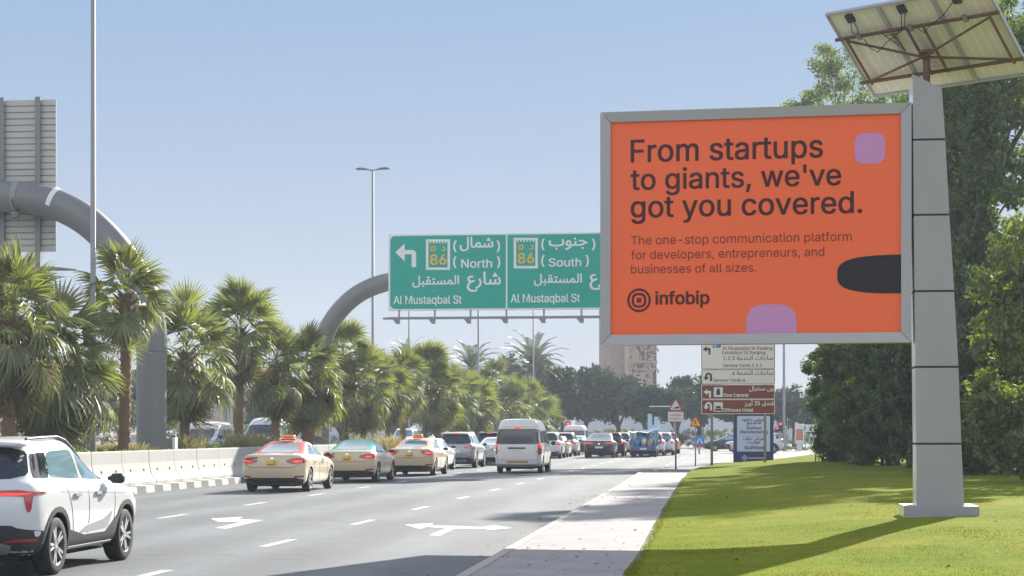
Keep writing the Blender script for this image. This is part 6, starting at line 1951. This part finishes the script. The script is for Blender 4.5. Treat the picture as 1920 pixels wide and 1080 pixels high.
    if style in ('near', 'slim', 'plain'):
        for wx in P['wh']:
            A = [math.radians(a) for a in range(-8, 189, 14)]
            for a0, a1 in zip(A, A[1:]):
                arcs.append([(wx + r0 * math.cos(a0), wr + r0 * math.sin(a0)), (wx + r1 * math.cos(a0), wr + r1 * math.sin(a0)), (wx + r1 * math.cos(a1), wr + r1 * math.sin(a1)), (wx + r0 * math.cos(a1), wr + r0 * math.sin(a1))])
        x0, x1 = P['wh'][0] + r1 - .01, P['wh'][1] - r1 + .01
        sill = [[(x0 + .0, .275), (x1, .275), (x1 + .06, .62 if style == 'near' else .45), (x1 - .35, .43 if style == 'near' else .40), (x0 + .5, .43 if style == 'near' else .40), (x0 - .05, .52 if style == 'near' else .42)]]
        pp(arcs + sill, 'y', -1, name='side_cladding', m=M['clad'], mirror=True, off=.010, cell=.06)
        if style == 'near':
            pp([[(x0 + .32, .46), (x1 - .30, .475), (x1 - .12, .70), (x1 - .5, .60), (x0 + .55, .545)]], 'y', -1, name='door_inlay', m=M['skid'], mirror=True, off=.008, roundr=.08)
            pp([line_poly((x0 + .02, .295), (x1 - .02, .295), .025)], 'y', -1, name='sill_trim', m=M['skid'], mirror=True, off=.016)
    seams = [line_poly((xm + .045, .44), (xm + .045, 1.09), .014), line_poly((L - 1.52, .46), (L - 1.44, 1.05), .014), line_poly((1.18, 1.10), (1.33, .80), .014), line_poly((1.33, .80), (1.42, .50), .014)]
    pp(seams, 'y', -1, name='door_seam', m=M['seamline'], mirror=True, off=.003)
    for x in (1.42, xm + .28): pp([line_poly((x, .93), (x + .21, .925), .035)], 'y', -1, name='door_handle', m=m0 if style != 'near' else M['skid'], mirror=True, off=.035, thick=.035)
    if style == 'near': pp([line_poly((1.0, .985), (L - 1.0, .90), .012)], 'y', -1, name='crease_shade', m=M['skid'], mirror=True, off=.003)  # grey strip paints the shade line along a crease
    g = MB()
    for sy in (-1, 1):
        g = MB(); hs = [bv.ray_cast(Vector((.75 + .26 * q, sy * (W - .36), 3)), Vector((0, 0, -1)))[0] for q in range(8)]
        if c == 0 and all(hs):
            g.tube([hs[0] - Vector((.06, 0, .02))] + [q + Vector((0, 0, .045)) for q in hs] + [hs[-1] + Vector((.08, 0, -.02))], .02, 8)
        if g.v: g.build('roof_rail', M['blackpl'] if style == 'near' else M['chrome'], car)
    # rear spoiler with brake lamp
    if c == 0:
        h = bv.ray_cast(Vector((-3, 0, zt + .02)), Vector((1, 0, 0)))
        if h[0]:
            x, z = h[0].x, zt + .055 * k
            g = MB(); g.smooth = True; g.loft([[(x - .14 + dx, yy * (wt + .04), z + dz - abs(yy) * .02) for dx, dz in ((0, 0), (.05, .03), (.35, .055), (.35, .0), (.06, -.03))] for yy in (-1, -.6, 0, .6, 1)])
            sp_ = fixn(g.build('roof_spoiler', m1, car))
            g = MB(); g.box((x - .143, 0, z - .005), (.02, .26, .03)); g.build('brake_lamp', M['taillit'], sp_)
    g = MB(); h = bv.ray_cast(Vector((-3, .02, lo + .05)), Vector((1, 0, 0)))
    if h[0] and c == 0: g.tube([(h[0].x - .03, .0, lo + .02), (h[0].x - .01, -.28, lo + .10)], .012, 6); g.build('wiper', M['black'], car)
    mirror_part(car, L - 1.62, W - .05, 1.10, M['blackpl'], 1.1)
    add_wheels(car, P['wh'], P['wr'], P['track'], .225, 5)
    return car

NEAR = suv_proto(4.46, .905, 1.66, .345, (.86, 3.46), boxy=0)
BIG = suv_proto(4.90, .95, 1.73, .37, (1.02, 3.87))
MID = suv_proto(4.60, .92, 1.70, .36, (.97, 3.66))
COUPE = suv_proto(4.93, .99, 1.66, .38, (.98, 3.95), coupe=.55)
car = suv(NEAR, 'car', 'nearest vehicle, a white crossover with black lower cladding cut off by the left edge', M['carwhite'], M['carwhite'], 'near')
YN = 23.0 - .855
place(car, 0, YN); car.location = (RX(-8.08 - .905 + .06, YN), YN, 0)
place(suv(BIG, 'car', 'silver sport utility car with a dark rear window, left of the white minibus', M['carsilver'], M['carpearl'], 'slim'), 852, 90)
place(suv(BIG, 'car', 'dark sport utility car whose roof shows above the pale saloon left of the minibus', M['carblack'], M['carblack'], 'plain'), 917, 104.3)
place(suv(BIG, 'car', 'white sport utility car immediately right of the white minibus', M['carwhite'], M['carwhite'], 'plain', glass='glassdark'), 1023, 121.8)
place(suv(MID, 'car', 'white crossover with lit tail lamps, second white car right of the minibus', M['carpearl'], M['carwhite'], 'plain'), 1056, 135)
place(suv(COUPE, 'car', 'dark blue coupe crossover with wide red tail lamps in the middle of the road', M['cardark'], M['cardark'], 'coupe', glass='glassrear', plate='platew'), 1123, 124.9)
place(suv(MID, 'car', 'black crossover just ahead of the dark blue coupe', M['carblack'], M['carblack'], 'plain'), 1145, 132.5)
place(suv(MID, 'car', 'white crossover ahead of the black one, right of the dark blue coupe', M['carwhite'], M['carwhite'], 'plain'), 1162, 140)
place(suv(MID, 'car', 'silver white hatchback at the right of the open backed truck, under its load', M['carpearl'], M['carpearl'], 'plain', glass='glassrear'), 1240, 139)
place(suv(MID, 'car', 'orange roofed car farthest right in the queue', M['carorange'], M['carorange'], 'plain', glass='glassrear'), 1251, 149)

# vans and minibuses
def van_proto(L=5.3, W=.97, H=2.26, wr=.35):
    wh = (1.15, 1.15 + 3.05) if L > 5 else (1.0, 3.8)
    Hk = H / 2.26
    rings = [R_(.26, .35, L - .35, .74), R_(.285, .12, L - .15, W - .07), R_(.42, .04, L - .04, W - .02), R_(.70, 0, L, W), R_([(0, .95), (L - .8, .95), (L, .92)], .0, L - .02, W),
             R_([(0, 1.12), (L - .9, 1.10), (L, 1.02)], .015, L - .12, W - .01), R_([(0, 1.18), (L - .9, 1.15), (L, 1.06)], .02, L - .35, W - .02, (.25, .2), (.5, .45)),
             R_(1.24 * Hk ** .3, .03, L - .62, W - .035, (.25, .2), (.6, .5)), R_(1.60 * Hk, .07, L - 1.10, W - .085, (.25, .2), (.5, .5)), R_(1.92 * Hk, .13, L - 1.55, W - .14, (.25, .22), (.5, .5)),
             R_(2.12 * Hk, .20, L - 1.95, W - .19, (.3, .25), (.5, .45)), R_(2.21 * Hk, .32, L - 2.25, W - .30, (.3, .3), (.4, .4)), R_(2.25 * Hk, .60, L - 2.6, W - .5, (.2, .2), (.2, .2))]
    me, bvh = car_body(rings, 7, wh, wr)
    return dict(me=me, bvh=bvh, wh=wh, wr=wr, track=W - .02, L=L, W=W, H=H, k=Hk)
def van(P, label, m0, glass='glassdark', cat='minibus', hazard=False, group=None, lit=True, name='minibus'):
    car = thing(name, label, cat, (0, 0, 0), 0, group)
    finish(car, P['me'], m0, m0); bv = P['bvh']; W, L, k = P['W'], P['L'], P['k']
    pp = lambda *a, **q: patch(bv, *a, parent=car, **q)
    pp([[(-(W - .10), 1.20 * k), (W - .10, 1.20 * k), (W - .17, 1.83 * k), (-(W - .17), 1.83 * k)]], 'x', -1, name='rear_window', m=M[glass], roundr=.06)
    pp([[(-(W - .15), 1.18 * k), (W - .15, 1.18 * k), (W - .25, 1.85 * k), (-(W - .25), 1.85 * k)]], 'x', 1, name='windshield', m=M['glassdark'], roundr=.08)
    pp([[(.40, 1.25 * k), (1.55, 1.25 * k), (1.55, 1.83 * k), (.48, 1.83 * k)], [(1.65, 1.25 * k), (2.75, 1.25 * k), (2.75, 1.83 * k), (1.65, 1.83 * k)]], 'y', -1, name='side_window', m=M['glassrear'], mirror=True, roundr=.08)
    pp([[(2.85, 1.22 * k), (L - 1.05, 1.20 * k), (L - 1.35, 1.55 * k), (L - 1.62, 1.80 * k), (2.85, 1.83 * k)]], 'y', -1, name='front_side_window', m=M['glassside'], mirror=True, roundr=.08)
    for sg in (1, -1):
        a = pp([[(sg * (W - .13), .78), (sg * (W - .005), .78), (sg * (W - .02), 1.30 * k), (sg * (W - .11), 1.30 * k)]], 'x', -1, name='tail_light', m=M['tail'], off=.014, roundr=.1)
        patch(bv, [[(sg * (W - .12), 1.08), (sg * (W - .02), 1.08), (sg * (W - .02), 1.26), (sg * (W - .11), 1.26)]], 'x', -1, name='lit_lamp', m=M['taillit' if lit else 'tail'], parent=a, off=.02, thick=.004)
        pp([[(sg * .58, .78), (sg * .86, .80), (sg * .86, 1.0), (sg * .62, .95)]], 'x', 1, name='headlight', m=M['headl'], off=.012)
        pp([[(sg * (W - .22), .86) , (sg * (W - .15), .86), (sg * (W - .15), .95), (sg * (W - .22), .95)]], 'x', -1, name='sticker', m=M['plate'], off=.006)
    pp([[(-.34, 1.01), (.40, 1.01), (.40, 1.07), (-.34, 1.07)]], 'x', -1, name='tailgate_handle', m=M['blackpl'], off=.025, roundr=.1)
    pp([[(-.23, .87), (.23, .87), (.23, .98), (-.23, .98)]], 'x', -1, name='number_plate', m=M['platew'], off=.014)
    pp([[(-(W - .05), .30), (W - .05, .30), (W - .02, .375), (-(W - .02), .375)]], 'x', -1, name='lower_bumper', m=M['skid'], off=.006)
    pp([[(-.45, .30), (.45, .30), (.6, .62), (-.6, .62)]], 'x', 1, name='grille', m=M['blackpl'], roundr=.08)
    pp([line_poly((-(W - .12), .55), (W - .12, .55), .014), line_poly((-(W - .13), .55), (-(W - .13), 1.9 * k), .012), line_poly((W - .13, .55), (W - .13, 1.9 * k), .012), line_poly((-(W - .16), 1.9 * k), (W - .16, 1.9 * k), .012)], 'x', -1, name='tailgate_seam', m=M['seamline'], off=.003)
    pp([line_poly((2.80, .40), (2.80, 1.86 * k), .014), line_poly((1.60, .45), (1.60, 1.2), .014), line_poly((L - 1.0, .5), (L - .98, 1.18), .014)], 'y', -1, name='door_seam', m=M['seamline'], mirror=True, off=.003)
    h = bv.ray_cast(Vector((-3, 0, 1.86 * k)), Vector((1, 0, 0)))
    g = MB(); g.box((h[0].x - .01, 0, 1.865 * k), (.03, .22, .05)); g.build('brake_lamp', M['taillit'], car)
    if hazard:
        pp([[(-.42, .44), (.42, .44), (.42, .51), (-.42, .51)]], 'x', -1, name='chevron_strip', m=M['plate'], off=.006)
        pp([[(x - .03, .445), (x + .02, .445), (x + .05 * (1 if x < 0 else -1) * -1 + .02, .475), (x + .02, .505), (x - .03, .505), (x + .05 * (1 if x < 0 else -1) * -1 - .03, .475)] for x in [-.36 + .103 * i for i in range(8)]], 'x', -1, name='chevron', m=M['ink'], off=.010, thick=.003)
    mirror_part(car, L - 1.05, W + .0, 1.22, M['blackpl'], 1.45)
    add_wheels(car, P['wh'], P['wr'], P['track'], .21, 6)
    return car
VAN = van_proto()
MINI = van_proto(4.6, .95, 1.95, .33)
place(van(VAN, 'white high roof minibus with dark rear window and yellow chevron strip on its bumper', M['vanwhite'], hazard=True), 970, 78.6)
place(van(VAN, 'pale minibus far ahead, its roof above the white cars left of the red traffic light', M['vanwhite'], 'glassdark'), 1076, 152)

# traffic on the opposite carriageway (facing the camera)
def oncoming(car, px, Y, L):
    car.location = ((px - 960) * Y / F + ROAD * L, Y + L, 0.25); car.rotation_euler = (0, 0, -math.pi / 2 + RA); return car
og = 'oncoming traffic beyond the median'
oncoming(sedan(SED, 'taxi', 'yellow taxi across the median at the foot of the tallest fan palm', M['carcream'], M['caryellow'], 'sign', group=og), 226, 76, 4.88)
oncoming(van(MINI, 'white van across the median right of the thick arched column', M['carwhite'], group=og, cat='van', name='van'), 357, 86, 4.6)
oncoming(van(VAN, 'white minibus across the median above the red roofed taxi', M['carwhite'], group=og), 478, 104, 5.3)
oncoming(suv(BIG, 'car', 'white sport utility car across the median left of the third taxi', M['carwhite'], M['carwhite'], group=og), 748, 142, 4.9)
oncoming(suv(MID, 'car', 'white crossover across the median above the third taxi', M['carwhite'], M['carwhite'], group=og), 787, 150, 4.6)
oncoming(sedan(SED, 'car', 'grey saloon across the median between the red and teal roofed taxis', M['carsilver'], M['carsilver'], group=og, plate='platew'), 560, 122, 4.88)

# cars on the crossing road, seen from the side
c = sedan(SED, 'car', 'dark saloon seen side on, crossing between the blue round sign and the navy totem', M['cardark'], M['cardark'], plate='platew', style='slim', lit=False)
c.location = (at(1316, 845, 171).x, 171, 0); c.rotation_euler = (0, 0, math.pi + .02); c.location.x = at(1316, 845, 171).x + 4.88
c = suv(MID, 'car', 'white and dark car emerging from behind the right side of the navy totem', M['carwhite'], M['carwhite'], 'plain', lit=False)
c.location = (at(1471, 848, 152).x, 153, 0); c.rotation_euler = (0, 0, math.pi + .10)

# loaded blue truck in the right lane
M['tarp'] = mat('pale_blue_tarpaulin', (0.42, 0.55, 0.68), .7, var=.12, scale=2)
M['cloth'] = mat('bright_blue_sacking', (0.06, 0.28, 0.58), .8, var=.25, scale=4)
M['tan'] = mat('tan_sacking', (0.45, 0.33, 0.24), .9, var=.2, scale=4)
def truck():
    t = thing('pickup_truck', 'blue open backed truck with a raised pale blue tarpaulin and two pale upright panels', 'truck', (0, 0, 0))
    g = MB(); g.box((1.75, 0, .68), (3.3, 1.72, .12), bev=.02); g.box((.12, 0, .55), (.10, 1.7, .24), bev=.02); g.box((2.2, 0, .5), (3.4, .7, .2)); g.build('bed', M['carblue'], t)
    for sy in (-1, 1):
        g = MB(); g.box((1.75, sy * .86, .98), (3.3, .05, .46), bev=.012)
        for i in range(5): g.box((.2 + .77 * i, sy * .89, .98), (.07, .03, .46))
        g.build('side_board', M['carblue'], t)
    g = MB(); g.loft([[(x, y * w, z) for y in (-1, -.9, .9, 1) for z in ([zb] if 0 else [zb])] if 0 else [(x, -w, .42), (x, w, .42), (x, w, zt * .62), (x, w * .86, zt), (x, -w * .86, zt), (x, -w, zt * .62)] for x, w, zt in ((3.5, .84, 1.75), (4.5, .84, 1.75), (4.75, .84, 1.6), (5.15, .82, 1.0), (5.25, .80, .85))])
    cb = smooth_by_angle(g.build('cab', M['carwhite'], t), 40)
    g = MB(); g.box((3.49, 0, 1.42), (.02, 1.2, .42)); g.build('rear_window', M['glassdark'], cb)
    g = MB()
    for sy in (-1, 1): g.add([(3.7, sy * .80, 1.15), (4.7, sy * .80, 1.15), (4.5, sy * .745, 1.6), (3.75, sy * .745, 1.6)], [(0, 1, 2, 3)])
    g.build('side_window', M['glassrear'], cb)
    g = MB(); n = 8
    V = []
    for i in range(n + 1):
        for j in range(7):
            x = .1 + 3.0 * i / n; y = -1.0 + 2.0 * j / 6
            V.append((x, y, 1.72 + .55 * (1 - j / 6) * (.3 + .7 * i / n) * .7 + .06 * math.sin(i * 1.7 + j * 2.1) - .12 * math.sin(math.pi * j / 6)))
    g.add(V, [(i * 7 + j, (i + 1) * 7 + j, (i + 1) * 7 + j + 1, i * 7 + j + 1) for i in range(n) for j in range(6)])
    g.smooth = True; o = g.build('tarpaulin', M['tarp'], t); md = None
    g = MB()
    for x in (.15, 1.7, 3.2):
        for sy in (-1, 1): g.tube([(x, sy * .84, 1.2), (x, sy * .84, 1.78)], .025, 6)
    g.build('stake', M['galv'], t)
    for yy, hh, rz_ in ((-.35, 1.7, .2), (-.78, 1.5, -.1)):
        g = MB(); g.box((2.5, yy, 1.25 + hh / 2), (.06, .30, hh), rot=(0, .05, rz_)); g.build('upright_panel', M['tarp'], t)
    for (x, y, z, r, m) in ((.5, .45, .95, .27, 'cloth'), (.45, -.45, .98, .26, 'tan'), (.5, -.02, 1.0, .25, 'carwhite'), (.9, .2, 1.25, .3, 'cloth'), (1.3, .1, 1.1, .4, 'cardark'), (2.0, -.3, 1.1, .45, 'tarp'), (1.2, -.5, 1.0, .3, 'cloth')):
        g = MB(); g.smooth = True; g.ball((x, y, z), (r, r * .8, r * 1.15), 12, 8)
        q = random.Random(int(x * 100))
        g.v = [v + Vector((q.uniform(-.07, .07), q.uniform(-.07, .07), q.uniform(-.06, .06))) for v in g.v]; g.build('load_bundle', M[m], t)
    for sg in (1, -1):
        g = MB(); g.box((.06, sg * .66, .58), (.03, .28, .12), bev=.008); g.build('tail_light', M['tail'], t)
    g = MB(); g.box((.06, 0, .56), (.02, .46, .12)); g.build('number_plate', M['platew'], t)
    add_wheels(t, (1.05, 4.25), .34, .86, .2, 6)
    return t
place(truck(), 1206, 129.5)
def loaded_suv():
    c = suv(BIG, 'car', 'white estate car with blue and tan bundles at its open rear and a spare wheel', M['carpearl'], M['carwhite'], 'plain', glass='glassdark')
    t = wheel_meshes(.33, .2, 5)[0]; w = t.build('spare_wheel', M['tyre'], c); w.location = (-.12, -.42, 1.16); w.rotation_euler = (0, 0, math.pi / 2); fixn(w)
    for (y, z, r, m) in ((.50, .95, .30, 'cloth'), (.12, 1.0, .26, 'cloth'), (.72, 1.2, .2, 'tan')):
        g = MB(); g.smooth = True; g.ball((-.05, y, z), (.22, r, r * 1.15), 12, 8); g.build('load_bundle', M[m], c)
    g = MB(); g.box((-.18, .2, .62), (.36, 1.3, .07), bev=.015); g.build('tailgate', M['carblue'], c)
    return c
place(loaded_suv(), 1221, 135.8)
# ------------------------------------------------------------------ dusty air
def make_haze():
    x0, x1, y0, y1, z0, z1 = -140, 150, -65, 700, -1.2, 45
    me = new_mesh('haze', [(x0, y0, z0), (x1, y0, z0), (x1, y1, z0), (x0, y1, z0), (x0, y0, z1), (x1, y0, z1), (x1, y1, z1), (x0, y1, z1)],
                  [(0, 3, 2, 1), (4, 5, 6, 7), (0, 1, 5, 4), (1, 2, 6, 5), (2, 3, 7, 6), (3, 0, 4, 7)])
    m = bpy.data.materials.new('haze'); m.use_nodes = True; nt = m.node_tree
    for n in list(nt.nodes): nt.nodes.remove(n)
    o = nt.nodes.new('ShaderNodeOutputMaterial'); v = nt.nodes.new('ShaderNodeVolumePrincipled')
    v.inputs['Color'].default_value = (0.80, 0.88, 1.0, 1); v.inputs['Density'].default_value = 0.00065; v.inputs['Anisotropy'].default_value = 0.0
    nt.links.new(v.outputs[0], o.inputs['Volume'])
    me.materials.append(m)
    tag(link('haze', me), kind='stuff')
make_haze()
